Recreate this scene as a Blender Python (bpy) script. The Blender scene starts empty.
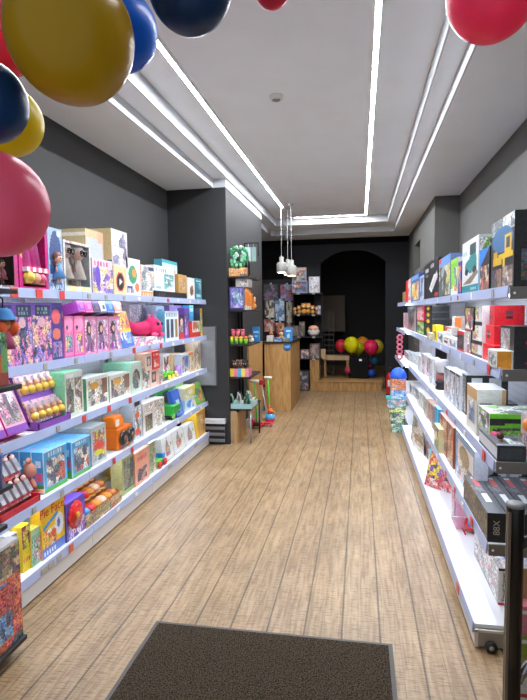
import bpy, bmesh, math, random
from mathutils import Vector, Matrix, Euler
C = bpy.context.scene.collection
PI = math.pi

# ------------------------------------------------------------------ camera
F, CX, CY, H = 526.0, 263.5, 350.0, 1.6
FY = Vector((96.5, 40.0, F)).normalized()          # the shop's long axis seen in camera axes
XC = Vector((FY.z, 0.0, -FY.x)).normalized()
ZC = Vector((0, 0, 0))
ZC = Vector((-FY.x * FY.y, FY.x ** 2 + FY.z ** 2, -FY.z * FY.y)).normalized()
def ray(px, py):
    d = Vector((px - CX, CY - py, F))
    return Vector((XC.dot(d), FY.dot(d), ZC.dot(d)))
def at(px, py, X=None, Y=None, Z=None):
    d = ray(px, py); o = Vector((0, 0, H))
    if X is not None: t = (X - o.x) / d.x
    elif Y is not None: t = (Y - o.y) / d.y
    else: t = (Z - o.z) / d.z
    return o + d * t
def y_on(px, X, z):
    "depth of the point of the line (X, z) seen in pixel column px"
    # point = (X, y, z): solve camera x for column px
    k = (px - CX) / F
    # cam = XC*X + FY*y + ZC*(z-H)
    a = XC * X + ZC * (z - H)
    return (k * a.z - a.x) / (FY.x - k * FY.z)

cam = bpy.data.cameras.new('camera'); co = bpy.data.objects.new('camera', cam); C.objects.link(co)
cam.sensor_fit = 'VERTICAL'; cam.sensor_height = 36.0; cam.lens = F / 700.0 * 36.0
right = Vector((XC.x, FY.x, ZC.x)); up = Vector((XC.y, FY.y, ZC.y)); fwd = Vector((XC.z, FY.z, ZC.z))
co.matrix_world = Matrix((( right.x, up.x, -fwd.x, 0), (right.y, up.y, -fwd.y, 0), (right.z, up.z, -fwd.z, H), (0, 0, 0, 1)))
cam.clip_start = 0.02
bpy.context.scene.camera = co

# ------------------------------------------------------------------ colours and materials
def lin(c):
    if isinstance(c, str):
        c = c.lstrip('#'); c = [int(c[i:i + 2], 16) / 255 for i in (0, 2, 4)]
    return tuple(x / 12.92 if x <= 0.04045 else ((x + 0.055) / 1.055) ** 2.4 for x in c)
MATS = {}
def mat(col, rough=0.5, metal=0.0, noise=0.05, scale=25.0, spec=0.5, coat=0.0, key=None):
    k = (col, rough, metal, noise, scale, spec, coat)
    if k in MATS: return MATS[k]
    m = bpy.data.materials.new(key or ('finish_' + str(col).strip('#'))); m.use_nodes = True
    nt = m.node_tree; b = nt.nodes['Principled BSDF']
    tc = nt.nodes.new('ShaderNodeTexCoord'); n = nt.nodes.new('ShaderNodeTexNoise'); n.inputs['Scale'].default_value = scale
    n.inputs['Detail'].default_value = 4
    r = nt.nodes.new('ShaderNodeValToRGB'); c = lin(col)
    r.color_ramp.elements[0].position = 0.3; r.color_ramp.elements[1].position = 0.7
    r.color_ramp.elements[0].color = tuple(x * (1 - noise) for x in c) + (1,)
    r.color_ramp.elements[1].color = tuple(min(1, x * (1 + noise)) for x in c) + (1,)
    nt.links.new(tc.outputs['Object'], n.inputs['Vector']); nt.links.new(n.outputs['Fac'], r.inputs['Fac'])
    nt.links.new(r.outputs['Color'], b.inputs['Base Color'])
    b.inputs['Roughness'].default_value = rough; b.inputs['Metallic'].default_value = metal
    b.inputs['Specular IOR Level'].default_value = spec; b.inputs['Coat Weight'].default_value = coat
    MATS[k] = m; return m
def glow(col, strength):
    k = ('glow', col, strength)
    if k in MATS: return MATS[k]
    m = bpy.data.materials.new('lamp_glow'); m.use_nodes = True; nt = m.node_tree; nt.nodes.clear()
    e = nt.nodes.new('ShaderNodeEmission'); o = nt.nodes.new('ShaderNodeOutputMaterial')
    e.inputs['Color'].default_value = lin(col) + (1,); e.inputs['Strength'].default_value = strength
    nt.links.new(e.outputs[0], o.inputs[0]); MATS[k] = m; return m
def print_mat(name, rough, coat=0.0):
    m = bpy.data.materials.new(name); m.use_nodes = True; nt = m.node_tree; b = nt.nodes['Principled BSDF']
    a = nt.nodes.new('ShaderNodeVertexColor'); a.layer_name = 'Print'
    n = nt.nodes.new('ShaderNodeTexNoise'); n.inputs['Scale'].default_value = 60; tc = nt.nodes.new('ShaderNodeTexCoord')
    nt.links.new(tc.outputs['Object'], n.inputs['Vector'])
    mp = nt.nodes.new('ShaderNodeMapRange'); mp.inputs[3].default_value = 0.88; mp.inputs[4].default_value = 1.1
    nt.links.new(n.outputs['Fac'], mp.inputs[0])
    mx = nt.nodes.new('ShaderNodeMix'); mx.data_type = 'RGBA'; mx.blend_type = 'MULTIPLY'; mx.inputs[0].default_value = 1
    nt.links.new(a.outputs['Color'], mx.inputs[6]); nt.links.new(mp.outputs[0], mx.inputs[7])
    v = nt.nodes.new('ShaderNodeTexVoronoi'); v.inputs['Scale'].default_value = 115; nt.links.new(tc.outputs['Object'], v.inputs['Vector'])
    bw = nt.nodes.new('ShaderNodeRGBToBW'); nt.links.new(v.outputs['Color'], bw.inputs[0])
    m2 = nt.nodes.new('ShaderNodeMapRange'); m2.inputs[1].default_value = 0.15; m2.inputs[2].default_value = 0.85; m2.inputs[3].default_value = 0.42; m2.inputs[4].default_value = 1.5; nt.links.new(bw.outputs[0], m2.inputs[0])
    d1 = nt.nodes.new('ShaderNodeMix'); d1.data_type = 'RGBA'; d1.blend_type = 'MULTIPLY'; nt.links.new(a.outputs['Alpha'], d1.inputs[0]); nt.links.new(mx.outputs[2], d1.inputs[6]); nt.links.new(m2.outputs[0], d1.inputs[7])
    f2 = nt.nodes.new('ShaderNodeMath'); f2.operation = 'MULTIPLY'; f2.inputs[1].default_value = 0.16; nt.links.new(a.outputs['Alpha'], f2.inputs[0])
    d2 = nt.nodes.new('ShaderNodeMix'); d2.data_type = 'RGBA'; nt.links.new(f2.outputs[0], d2.inputs[0]); nt.links.new(d1.outputs[2], d2.inputs[6]); nt.links.new(v.outputs['Color'], d2.inputs[7])
    nt.links.new(d2.outputs[2], b.inputs['Base Color'])
    b.inputs['Roughness'].default_value = rough; b.inputs['Coat Weight'].default_value = coat
    return m
PRINT = print_mat('printed_carton', 0.45)
GLOSS = print_mat('glossy_print', 0.25, 0.3)
def clear_mat():
    m = bpy.data.materials.new('clear_plastic'); m.use_nodes = True; nt = m.node_tree; nt.nodes.clear()
    t = nt.nodes.new('ShaderNodeBsdfTransparent'); g = nt.nodes.new('ShaderNodeBsdfGlossy'); g.inputs['Roughness'].default_value = 0.12
    fr = nt.nodes.new('ShaderNodeLayerWeight'); fr.inputs[0].default_value = 0.12
    n = nt.nodes.new('ShaderNodeTexNoise'); n.inputs['Scale'].default_value = 9; bu = nt.nodes.new('ShaderNodeBump'); bu.inputs['Strength'].default_value = 0.15
    nt.links.new(n.outputs['Fac'], bu.inputs['Height']); nt.links.new(bu.outputs[0], g.inputs['Normal'])
    mx = nt.nodes.new('ShaderNodeMixShader'); o = nt.nodes.new('ShaderNodeOutputMaterial')
    nt.links.new(fr.outputs['Fresnel'], mx.inputs[0]); nt.links.new(t.outputs[0], mx.inputs[1]); nt.links.new(g.outputs[0], mx.inputs[2])
    nt.links.new(mx.outputs[0], o.inputs[0]); return m
CLEAR = clear_mat()

# ------------------------------------------------------------------ mesh builder
class MB:
    def __init__(s): s.v = []; s.f = []; s.c = []; s.sm = []
    def add(s, vs, fs, col=(1, 1, 1), smooth=False):
        o = len(s.v); s.v += [tuple(p) for p in vs]
        for f in fs: s.f.append(tuple(i + o for i in f)); s.c.append(col); s.sm.append(smooth)
        return s
    def box(s, x0, y0, z0, x1, y1, z1, col=(1, 1, 1), M=None):
        vs = [Vector(p) for p in ((x0, y0, z0), (x1, y0, z0), (x1, y1, z0), (x0, y1, z0), (x0, y0, z1), (x1, y0, z1), (x1, y1, z1), (x0, y1, z1))]
        if M: vs = [M @ p for p in vs]
        return s.add(vs, [(0, 3, 2, 1), (4, 5, 6, 7), (0, 1, 5, 4), (1, 2, 6, 5), (2, 3, 7, 6), (3, 0, 4, 7)], col)
    def lathe(s, prof, seg=16, M=None, col=(1, 1, 1), smooth=True):
        "prof: (radius, z) from bottom to top, turned about z"
        vs = []; fs = []
        for r, z in prof:
            for i in range(seg):
                a = 2 * PI * i / seg; vs.append(Vector((r * math.cos(a), r * math.sin(a), z)))
        for j in range(len(prof) - 1):
            for i in range(seg):
                fs.append((j * seg + i, j * seg + (i + 1) % seg, (j + 1) * seg + (i + 1) % seg, (j + 1) * seg + i))
        fs.append(tuple(range(seg))[::-1]); fs.append(tuple((len(prof) - 1) * seg + i for i in range(seg)))
        if M: vs = [M @ p for p in vs]
        return s.add(vs, fs, col, smooth)
    def ball(s, c, r, seg=14, col=(1, 1, 1), M=None, sq=(1, 1, 1)):
        n = max(6, seg // 2 + 2)
        prof = [(max(1e-4, math.sin(PI * k / n)), -math.cos(PI * k / n)) for k in range(n + 1)]
        T = Matrix.Translation(Vector(c)) @ Matrix.Diagonal((r * sq[0], r * sq[1], r * sq[2], 1))
        if M: T = M @ T
        return s.lathe(prof, seg, T, col)
    def tube(s, pts, r, seg=8, col=(1, 1, 1), r1=None):
        pts = [Vector(p) for p in pts]; vs = []; fs = []; n = len(pts)
        for k, p in enumerate(pts):
            d = (pts[min(k + 1, n - 1)] - pts[max(k - 1, 0)]).normalized()
            u = d.cross(Vector((0, 0, 1)) if abs(d.z) < 0.9 else Vector((1, 0, 0))).normalized(); w = d.cross(u)
            rr = r if r1 is None else r + (r1 - r) * k / (n - 1)
            for i in range(seg):
                a = 2 * PI * i / seg; vs.append(p + u * rr * math.cos(a) + w * rr * math.sin(a))
        for k in range(n - 1):
            for i in range(seg):
                fs.append((k * seg + i, k * seg + (i + 1) % seg, (k + 1) * seg + (i + 1) % seg, (k + 1) * seg + i))
        fs.append(tuple(range(seg))[::-1]); fs.append(tuple((n - 1) * seg + i for i in range(seg)))
        return s.add(vs, fs, col, True)
    def prism(s, poly, y0, y1, col=(1, 1, 1), M=None):
        "poly in (x, z), extruded along y"
        n = len(poly); vs = [Vector((x, y0, z)) for x, z in poly] + [Vector((x, y1, z)) for x, z in poly]
        fs = [tuple(range(n)), tuple(range(n, 2 * n))[::-1]] + [(i + n, (i + 1) % n + n, (i + 1) % n, i) for i in range(n)]
        if M: vs = [M @ p for p in vs]
        return s.add(vs, fs, col)
    def sheet(s, o, u, v, nu, nv, fn):
        "grid of printed cells: o + u*i + v*j, colour fn(a, b)"
        o = Vector(o); u = Vector(u); v = Vector(v); nu = max(1, nu); nv = max(1, nv); vs = []; base = len(s.v)
        for j in range(nv + 1):
            for i in range(nu + 1): s.v.append(tuple(o + u * (i / nu) + v * (j / nv)))
        for j in range(nv):
            for i in range(nu):
                a = base + j * (nu + 1) + i
                s.f.append((a, a + 1, a + nu + 2, a + nu + 1)); s.c.append(fn((i + .5) / nu, (j + .5) / nv)); s.sm.append(False)
        return s
    def mesh(s, name, m, printed=False):
        me = bpy.data.meshes.new(name); me.from_pydata(s.v, [], s.f)
        me.polygons.foreach_set('use_smooth', s.sm)
        if printed:
            a = me.color_attributes.new('Print', 'FLOAT_COLOR', 'CORNER'); buf = []
            for f, c in zip(s.f, s.c):
                q = (c[0], c[1], c[2], c[3] if len(c) > 3 else 0.12); buf.extend(q * len(f))
            a.data.foreach_set('color', buf)
        me.materials.append(m); me.update(); return me
    def build(s, name, m, parent=None, printed=False, bevel=0.0, kind=None, label=None, fix=True):
        me = s.mesh(name, m, printed)
        if fix:
            bm = bmesh.new(); bm.from_mesh(me); bmesh.ops.recalc_face_normals(bm, faces=bm.faces); bm.to_mesh(me); bm.free()
        o = bpy.data.objects.new(name, me); C.objects.link(o)
        if parent: o.parent = parent
        if bevel:
            b = o.modifiers.new('bevel', 'BEVEL'); b.width = bevel; b.segments = 2; b.limit_method = 'ANGLE'
        if kind: o['kind'] = kind
        if label: o['label'] = label
        return o
def tag(o, label, cat, group=None):
    o['label'] = label; o['category'] = cat
    if group: o['group'] = group
    return o
def thing(name, label, cat, loc=(0, 0, 0), rz=0.0, group=None, rot=None):
    o = bpy.data.objects.new(name, None); C.objects.link(o); o.empty_display_size = 0.1
    o.location = loc; o.rotation_euler = rot or (0, 0, rz); return tag(o, label, cat, group)
def copy_tree(o, parent=None):
    c = o.copy(); C.objects.link(c)
    if parent: c.parent = parent
    for ch in list(o.children): copy_tree(ch, c)
    return c
def text_mesh(body, size, extrude=0.0006, align='CENTER'):
    cu = bpy.data.curves.new('lettering', 'FONT'); cu.body = body; cu.size = size; cu.extrude = extrude; cu.align_x = align; cu.align_y = 'CENTER'
    o = bpy.data.objects.new('lettering', cu); C.objects.link(o); dg = bpy.context.evaluated_depsgraph_get(); dg.update()
    me = bpy.data.meshes.new_from_object(o.evaluated_get(dg)); C.objects.unlink(o); bpy.data.objects.remove(o); return me
def lettering(body, size, col, parent, loc, rot, name='lettering', bold=0.0):
    me = text_mesh(body, size); me.materials.append(mat(col, 0.5)) if not me.materials else None
    o = bpy.data.objects.new(name, me); C.objects.link(o); o.parent = parent; o.location = loc; o.rotation_euler = rot
    return o
# ------------------------------------------------------------------ setting
PW, PX0 = 0.186, 0.004
def floor_mat():
    m = bpy.data.materials.new('oak_planks'); m.use_nodes = True; nt = m.node_tree; N = nt.nodes; L = nt.links; b = N['Principled BSDF']
    tc = N.new('ShaderNodeTexCoord'); mp = N.new('ShaderNodeMapping'); mp.inputs['Rotation'].default_value = (0, 0, PI / 2)
    mp.inputs['Location'].default_value = (0.0, -PX0, 0)
    L.new(tc.outputs['Object'], mp.inputs['Vector'])
    br = N.new('ShaderNodeTexBrick'); br.offset = 0.37; br.offset_frequency = 3; br.squash = 1.0
    br.inputs['Scale'].default_value = 1.0; br.inputs['Brick Width'].default_value = 2.6; br.inputs['Row Height'].default_value = PW
    br.inputs['Mortar Size'].default_value = 0.0016; br.inputs['Mortar Smooth'].default_value = 0.3; br.inputs['Bias'].default_value = 0
    br.inputs['Color1'].default_value = lin('#9f8869') + (1,); br.inputs['Color2'].default_value = lin('#957d5f') + (1,); br.inputs['Mortar'].default_value = lin('#86705a') + (1,)
    L.new(mp.outputs[0], br.inputs['Vector'])
    # dark bevel lines along the planks
    sx = N.new('ShaderNodeSeparateXYZ'); L.new(tc.outputs['Object'], sx.inputs[0])
    def mth(op, a, b=None):
        n = N.new('ShaderNodeMath'); n.operation = op
        if isinstance(a, (int, float)): n.inputs[0].default_value = a
        else: L.new(a, n.inputs[0])
        if b is not None: n.inputs[1].default_value = b
        return n.outputs[0]
    ln = mth('ABSOLUTE', mth('SUBTRACT', mth('FRACT', mth('DIVIDE', mth('ADD', sx.outputs[0], 20.5 * PW - PX0), PW)), 0.5))
    lm = N.new('ShaderNodeMapRange'); lm.inputs[1].default_value = 0.468; lm.inputs[2].default_value = 0.484; lm.inputs[3].default_value = 1.0; lm.inputs[4].default_value = 0.36; L.new(ln, lm.inputs[0])
    # grain along the plank, saw marks across it
    g = N.new('ShaderNodeMapping'); g.inputs['Scale'].default_value = (16, 1.3, 1); L.new(tc.outputs['Object'], g.inputs['Vector'])
    n1 = N.new('ShaderNodeTexNoise'); n1.inputs['Scale'].default_value = 3.0; n1.inputs['Detail'].default_value = 8; n1.inputs['Distortion'].default_value = 0.6; L.new(g.outputs[0], n1.inputs['Vector'])
    s2 = N.new('ShaderNodeMapping'); s2.inputs['Scale'].default_value = (7, 75, 1); L.new(tc.outputs['Object'], s2.inputs['Vector'])
    n2 = N.new('ShaderNodeTexNoise'); n2.inputs['Scale'].default_value = 2.2; n2.inputs['Detail'].default_value = 5; L.new(s2.outputs[0], n2.inputs['Vector'])
    n3 = N.new('ShaderNodeTexNoise'); n3.inputs['Scale'].default_value = 2.3; n3.inputs['Detail'].default_value = 3; L.new(tc.outputs['Object'], n3.inputs['Vector'])
    def ramp(src, a, bb, ca, cb):
        r = N.new('ShaderNodeValToRGB'); r.color_ramp.elements[0].position = a; r.color_ramp.elements[1].position = bb
        r.color_ramp.elements[0].color = ca + (1,); r.color_ramp.elements[1].color = cb + (1,); L.new(src, r.inputs['Fac']); return r.outputs['Color']
    def mul(a, bb, f=1.0):
        x = N.new('ShaderNodeMix'); x.data_type = 'RGBA'; x.blend_type = 'MULTIPLY'; x.inputs[0].default_value = f; L.new(a, x.inputs[6]); L.new(bb, x.inputs[7]); return x.outputs[2]
    c = mul(br.outputs['Color'], ramp(n1.outputs['Fac'], 0.35, 0.62, (0.72, 0.67, 0.60), (1.12, 1.11, 1.1)))
    c = mul(c, ramp(n2.outputs['Fac'], 0.38, 0.5, (0.66, 0.61, 0.54), (1.12, 1.12, 1.12)), 0.85)
    c = mul(c, ramp(n3.outputs['Fac'], 0.35, 0.65, (0.86, 0.86, 0.86), (1.06, 1.05, 1.03)))
    c = mul(c, lm.outputs[0])
    L.new(c, b.inputs['Base Color']); b.inputs['Roughness'].default_value = 0.36; b.inputs['Specular IOR Level'].default_value = 0.4
    bu = N.new('ShaderNodeBump'); bu.inputs['Strength'].default_value = 0.25; bu.inputs['Distance'].default_value = 0.004
    L.new(n2.outputs['Fac'], bu.inputs['Height']); L.new(bu.outputs[0], b.inputs['Normal']); return m
WHITE = mat('#eef2f6', 0.7, noise=0.02, scale=3, key='ceiling_paint')
TRIMW = mat('#c4c7ca', 0.6, noise=0.02, scale=3, key='trim_paint')
GREY = mat('#383838', 0.75, noise=0.03, scale=4, key='grey_wall_paint')
GREYD = mat('#272728', 0.75, noise=0.03, scale=4, key='darker_grey_paint')
GREYR = mat('#5f5e5a', 0.75, noise=0.03, scale=4, key='warm_grey_paint')
BLACKW = mat('#0b0b0c', 0.9, noise=0.08, scale=4, spec=0.15, key='black_wall_paint')
CHAR = mat('#28292c', 0.85, noise=0.05, scale=4, spec=0.2, key='charcoal_panel_paint')
def struct(name, mb, m, bevel=0):
    o = mb.build(name, m, bevel=bevel); o['kind'] = 'structure'; return o
ZS, Z1, Z2 = 3.05, 3.15, 3.28
YB = 10.85; YF = 0.35
struct('floor', MB().box(-2.6, YF, -0.1, 1.5, YB + 0.2, 0), floor_mat())
# ceiling: soffit ring, ledge ring and the lit tray
def ring(mb, X0, X1, Y0, Y1, x0, x1, y0, y1, z0, z1):
    mb.box(X0, Y0, z0, x0, Y1, z1); mb.box(x1, Y0, z0, X1, Y1, z1); mb.box(x0, y1, z0, x1, Y1, z1); mb.box(x0, Y0, z0, x1, y0, z1)
mb = MB(); ring(mb, -2.6, 1.5, YF, YB + 0.2, -1.70, 0.636, 1.0, 10.15, ZS, 3.45); struct('ceiling_1', mb, WHITE)
mb = MB(); ring(mb, -1.70, 0.636, 1.0, 10.15, -1.525, 0.492, 1.2, 9.62, Z1, 3.45); struct('ceiling_2', mb, WHITE)
struct('ceiling', MB().box(-1.525, 1.2, Z2, 0.492, 9.62, 3.45), WHITE)
mb = MB(); ring(mb, -1.70, 0.636, 1.0, 10.15, -1.688, 0.624, 1.012, 10.138, ZS - 0.002, Z1); struct('trim_1', mb, TRIMW)
mb = MB(); ring(mb, -1.525, 0.492, 1.2, 9.62, -1.513, 0.480, 1.212, 9.608, Z1 - 0.002, Z2); struct('trim_2', mb, TRIMW)
# side walls
struct('wall_left', MB().box(-2.42, YF, 0, -2.265, YB, 3.2), GREY)
struct('wall_right', MB().box(1.258, YF, 0, 1.45, YB, 3.2), GREYR)
struct('wall_left_column', MB().box(-2.265, 6.08, 0, -1.545, 8.35, ZS + 0.001), GREYD)
struct('trim_3', MB().box(-1.70, 6.075, ZS + 0.001, -1.54, 8.355, Z2 - 0.005), TRIMW)
# right pier with its recess
struct('wall_right_column', MB().box(.95, 7.2, 0, 1.3, 8.85, ZS + .05).box(.95, 9.75, 0, 1.3, YB, ZS + .05).box(.95, 8.85, 0, 1.3, 9.75, 1.0)
       .box(.95, 8.85, 2.72, 1.3, 9.75, ZS + .05).box(1.2, 8.85, 1.0, 1.3, 9.75, 2.72), GREYR)
struct('trim_4', MB().box(.96, 8.86, 1.0, 1.2, 9.74, 2.28), mat('#6c6d70', 0.7))
# back wall with the arched opening
def arch_pts(x0, x1, zs, zc, n=14):
    out = []; cx = (x0 + x1) / 2; hw = (x1 - x0) / 2
    for i in range(n + 1):
        t = -1 + 2 * i / n
        out.append((cx + hw * t, zs + (zc - zs) * (1 - abs(t) ** 2.4)))
    return out
AX0, AX1 = -0.79, 0.50
top = arch_pts(AX0, AX1, 2.56, 2.80)
mb = MB().box(-2.5, YB, 0, AX0, YB + 0.18, 3.2).box(AX1, YB, 0, 1.45, YB + 0.18, 3.2)
for (xa, za), (xb, zb) in zip(top, top[1:]):
    mb.add([(xa, YB, za), (xb, YB, zb), (xb, YB, 3.2), (xa, YB, 3.2), (xa, YB + .18, za), (xb, YB + .18, zb), (xb, YB + .18, 3.2), (xa, YB + .18, 3.2)],
           [(0, 1, 2, 3), (7, 6, 5, 4), (0, 4, 5, 1), (3, 2, 6, 7)])
struct('wall_back', mb, BLACKW)
# charcoal panel around the arch
mb = MB().box(-0.93, YB - 0.03, 0, AX0, YB, 2.93).box(AX1, YB - 0.03, 0, .95, YB, 2.93)
for (xa, za), (xb, zb) in zip(top, top[1:]):
    mb.add([(xa, YB - .03, za), (xb, YB - .03, zb), (xb, YB - .03, 2.93), (xa, YB - .03, 2.93), (xa, YB, za), (xb, YB, zb), (xb, YB, 2.93), (xa, YB, 2.93)],
           [(0, 1, 2, 3), (7, 6, 5, 4), (0, 4, 5, 1), (3, 2, 6, 7)])
struct('trim_5', mb, CHAR)
struct('trim_6', MB().box(-1.55, YB - 0.03, 1.98, -0.93, YB, 2.93), CHAR)
# the room behind the arch
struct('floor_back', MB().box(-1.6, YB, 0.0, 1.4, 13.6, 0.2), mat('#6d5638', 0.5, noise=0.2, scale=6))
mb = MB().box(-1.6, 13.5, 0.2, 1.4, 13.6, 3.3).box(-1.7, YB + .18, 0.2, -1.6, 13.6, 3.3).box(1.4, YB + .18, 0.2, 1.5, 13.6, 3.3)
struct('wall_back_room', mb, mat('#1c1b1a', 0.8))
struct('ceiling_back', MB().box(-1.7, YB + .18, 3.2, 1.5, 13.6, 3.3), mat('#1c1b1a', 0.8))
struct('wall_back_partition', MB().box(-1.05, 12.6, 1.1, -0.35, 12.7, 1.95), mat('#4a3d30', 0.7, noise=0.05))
# wooden step under the arch
WOOD = mat('#9a7a50', 0.5, noise=0.18, scale=8, key='oak_board')
WOODL = mat('#b4976c', 0.5, noise=0.12, scale=8, key='pale_board')
def wood(col, col2, sx=3, sz=22, rough=0.5):
    m = bpy.data.materials.new('grained_wood'); m.use_nodes = True; nt = m.node_tree; b = nt.nodes['Principled BSDF']
    tc = nt.nodes.new('ShaderNodeTexCoord'); mp = nt.nodes.new('ShaderNodeMapping'); mp.inputs['Scale'].default_value = (sz, sz, sx)
    n = nt.nodes.new('ShaderNodeTexNoise'); n.inputs['Scale'].default_value = 1.2; n.inputs['Detail'].default_value = 7; n.inputs['Distortion'].default_value = 1.0
    r = nt.nodes.new('ShaderNodeValToRGB'); r.color_ramp.elements[0].position = 0.35; r.color_ramp.elements[1].position = 0.65
    r.color_ramp.elements[0].color = lin(col2) + (1,); r.color_ramp.elements[1].color = lin(col) + (1,)
    nt.links.new(tc.outputs['Object'], mp.inputs[0]); nt.links.new(mp.outputs[0], n.inputs['Vector']); nt.links.new(n.outputs['Fac'], r.inputs[0]); nt.links.new(r.outputs[0], b.inputs['Base Color'])
    b.inputs['Roughness'].default_value = rough; return m
OAK = wood('#b48a52', '#8d6636'); OAKV = wood('#c29a62', '#a37a44')
PALE = wood('#c0a37a', '#a3835a')
struct('trim_7', MB().box(-0.85, 10.42, 0, 0.42, YB, 0.185).box(-0.86, 10.40, 0.185, 0.43, YB, 0.205), OAK, bevel=.004)
# skirting behind the push toys, vent and panel on the column
struct('baseboard_left', MB().box(-1.545, 6.75, 0, -1.525, 8.35, 0.11), mat('#9a9890', 0.5))
t = thing('wall_grille', 'dark slatted air grille under a white ledge at the foot of the grey column', 'vent', (-1.80, 6.07, 0))
MB().box(-0.16, -0.03, 0.02, 0.2, 0, 0.26).build('backing', mat('#202124', 0.6), t)
MB().box(-0.17, -0.07, 0.265, 0.215, 0, 0.32).build('ledge', mat('#c4c6c8', 0.5), t, bevel=.004)
for k in range(3): MB().box(-0.165, -0.05, 0.04 + k * 0.075, 0.205, -0.031, 0.075 + k * 0.075).build('slat', mat('#6a6c70', 0.5), t, bevel=.003)
t = thing('wall_panel', 'flat grey cover panel mounted on the front of the grey column', 'wall panel', (-1.95, 6.079, 0.72))
MB().box(-0.3, -0.03, 0, 0.25, 0, 0.70).build('cover', mat('#77787a', 0.45), t, bevel=.006)
MB().box(-0.31, -0.012, -0.012, 0.262, 0, 0.712).build('frame', mat('#48494b', 0.5), t)
# ceiling LED lines
LEDM = glow('#f4f8ff', 120)
def led(name, x0, y0, x1, y1, label):
    t = thing(name, label, 'ceiling light', ((x0 + x1) / 2, (y0 + y1) / 2, Z2))
    w, l = (x1 - x0) / 2, (y1 - y0) / 2
    MB().box(-w, -l, -0.035, w, l, 0).build('profile', mat('#e8e8e8', 0.4, key='led_profile'), t)
    a, bb = (w - 0.006, l - 0.006)
    MB().box(-a, -bb, -0.0356, a, bb, -0.0352).build('diffuser', LEDM, t)
led('led_line', -1.24, 1.4, -1.20, 8.45, 'long white LED light line on the ceiling, left of the two lengthwise ones')
led('led_line', 0.08, 1.4, 0.12, 9.42, 'long white LED light line on the ceiling, right of the two lengthwise ones')
led('led_line', -1.15, 9.42, 0.12, 9.455, 'short white LED light line crossing the far end of the ceiling tray')
t = thing('smoke_detector', 'small round white smoke detector on the ceiling between the LED lines', 'smoke detector', (-0.645, 4.2, Z2))
MB().lathe([(0.055, 0), (0.055, -0.012), (0.045, -0.03), (0.02, -0.036)][::-1], 20).build('body', mat('#dedbd5', 0.5), t)
MB().lathe([(0.03, -0.0375), (0.034, -0.035)], 16).build('sensor_ring', mat('#8a8782', 0.5), t)
MB().ball((0.03, -0.02, -0.032), 0.004, 8).build('indicator', mat('#c03020', 0.4), t)
# pendant lamps over the counter
PX_ = [(-1.24, 8.45, 2.22, 'left of the three'), (-1.17, 8.68, 2.20, 'middle of the three'), (-1.07, 8.38, 2.16, 'right of the three')]
for x, y, z, w in PX_:
    t = thing('pendant_lamp', 'small white concrete pendant lamp over the counter, ' + w, 'pendant lamp', (x, y, z), group='pendant lamps over the counter')
    MB().lathe([(0.078, 0), (0.082, 0.01), (0.082, 0.13), (0.06, 0.16), (0.034, 0.165), (0.034, 0.24), (0.022, 0.25)], 20).build('lamp_shade', mat('#96958f', 0.6, noise=0.1), t)
    MB().tube([(0, 0, 0.25), (0, 0, Z2 - z)], 0.004, 6).build('cord', mat('#d8d8d8', 0.5), t)
    MB().lathe([(0.03, Z2 - z - 0.02), (0.045, Z2 - z - 0.018), (0.045, Z2 - z)], 16).build('ceiling_rose', mat('#d0cfcb', 0.5), t)
    MB().lathe([(0.06, -0.004), (0.06, 0.0)], 16).build('bulb', glow('#ffc98a', 14), t)
# entrance mat
def carpet():
    m = bpy.data.materials.new('coir_pile'); m.use_nodes = True; nt = m.node_tree; b = nt.nodes['Principled BSDF']
    tc = nt.nodes.new('ShaderNodeTexCoord'); n = nt.nodes.new('ShaderNodeTexNoise'); n.inputs['Scale'].default_value = 170; n.inputs['Detail'].default_value = 3
    r = nt.nodes.new('ShaderNodeValToRGB'); e = r.color_ramp.elements; e[0].position = 0.38; e[0].color = lin('#0c0a08') + (1,); e[1].position = 0.62; e[1].color = lin('#55493a') + (1,)
    nt.links.new(tc.outputs['Object'], n.inputs['Vector']); nt.links.new(n.outputs['Fac'], r.inputs[0]); nt.links.new(r.outputs[0], b.inputs['Base Color'])
    b.inputs['Roughness'].default_value = 0.95; b.inputs['Specular IOR Level'].default_value = 0.1
    bu = nt.nodes.new('ShaderNodeBump'); bu.inputs['Strength'].default_value = 0.9; bu.inputs['Distance'].default_value = 0.006; nt.links.new(n.outputs['Fac'], bu.inputs['Height']); nt.links.new(bu.outputs[0], b.inputs['Normal']); return m
t = thing('door_mat', 'dark brown speckled entrance mat with grey rubber border on the plank floor', 'door mat', (-0.443, 1.66, 0))
MB().box(-0.575, -0.79, 0.001, 0.575, 0.79, 0.011).build('pile', carpet(), t)
mb = MB(); ring(mb, -0.595, 0.595, -0.81, 0.81, -0.575, 0.575, -0.79, 0.79, 0.0005, 0.007); mb.build('rubber_border', mat('#55514c', 0.7), t)
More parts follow.
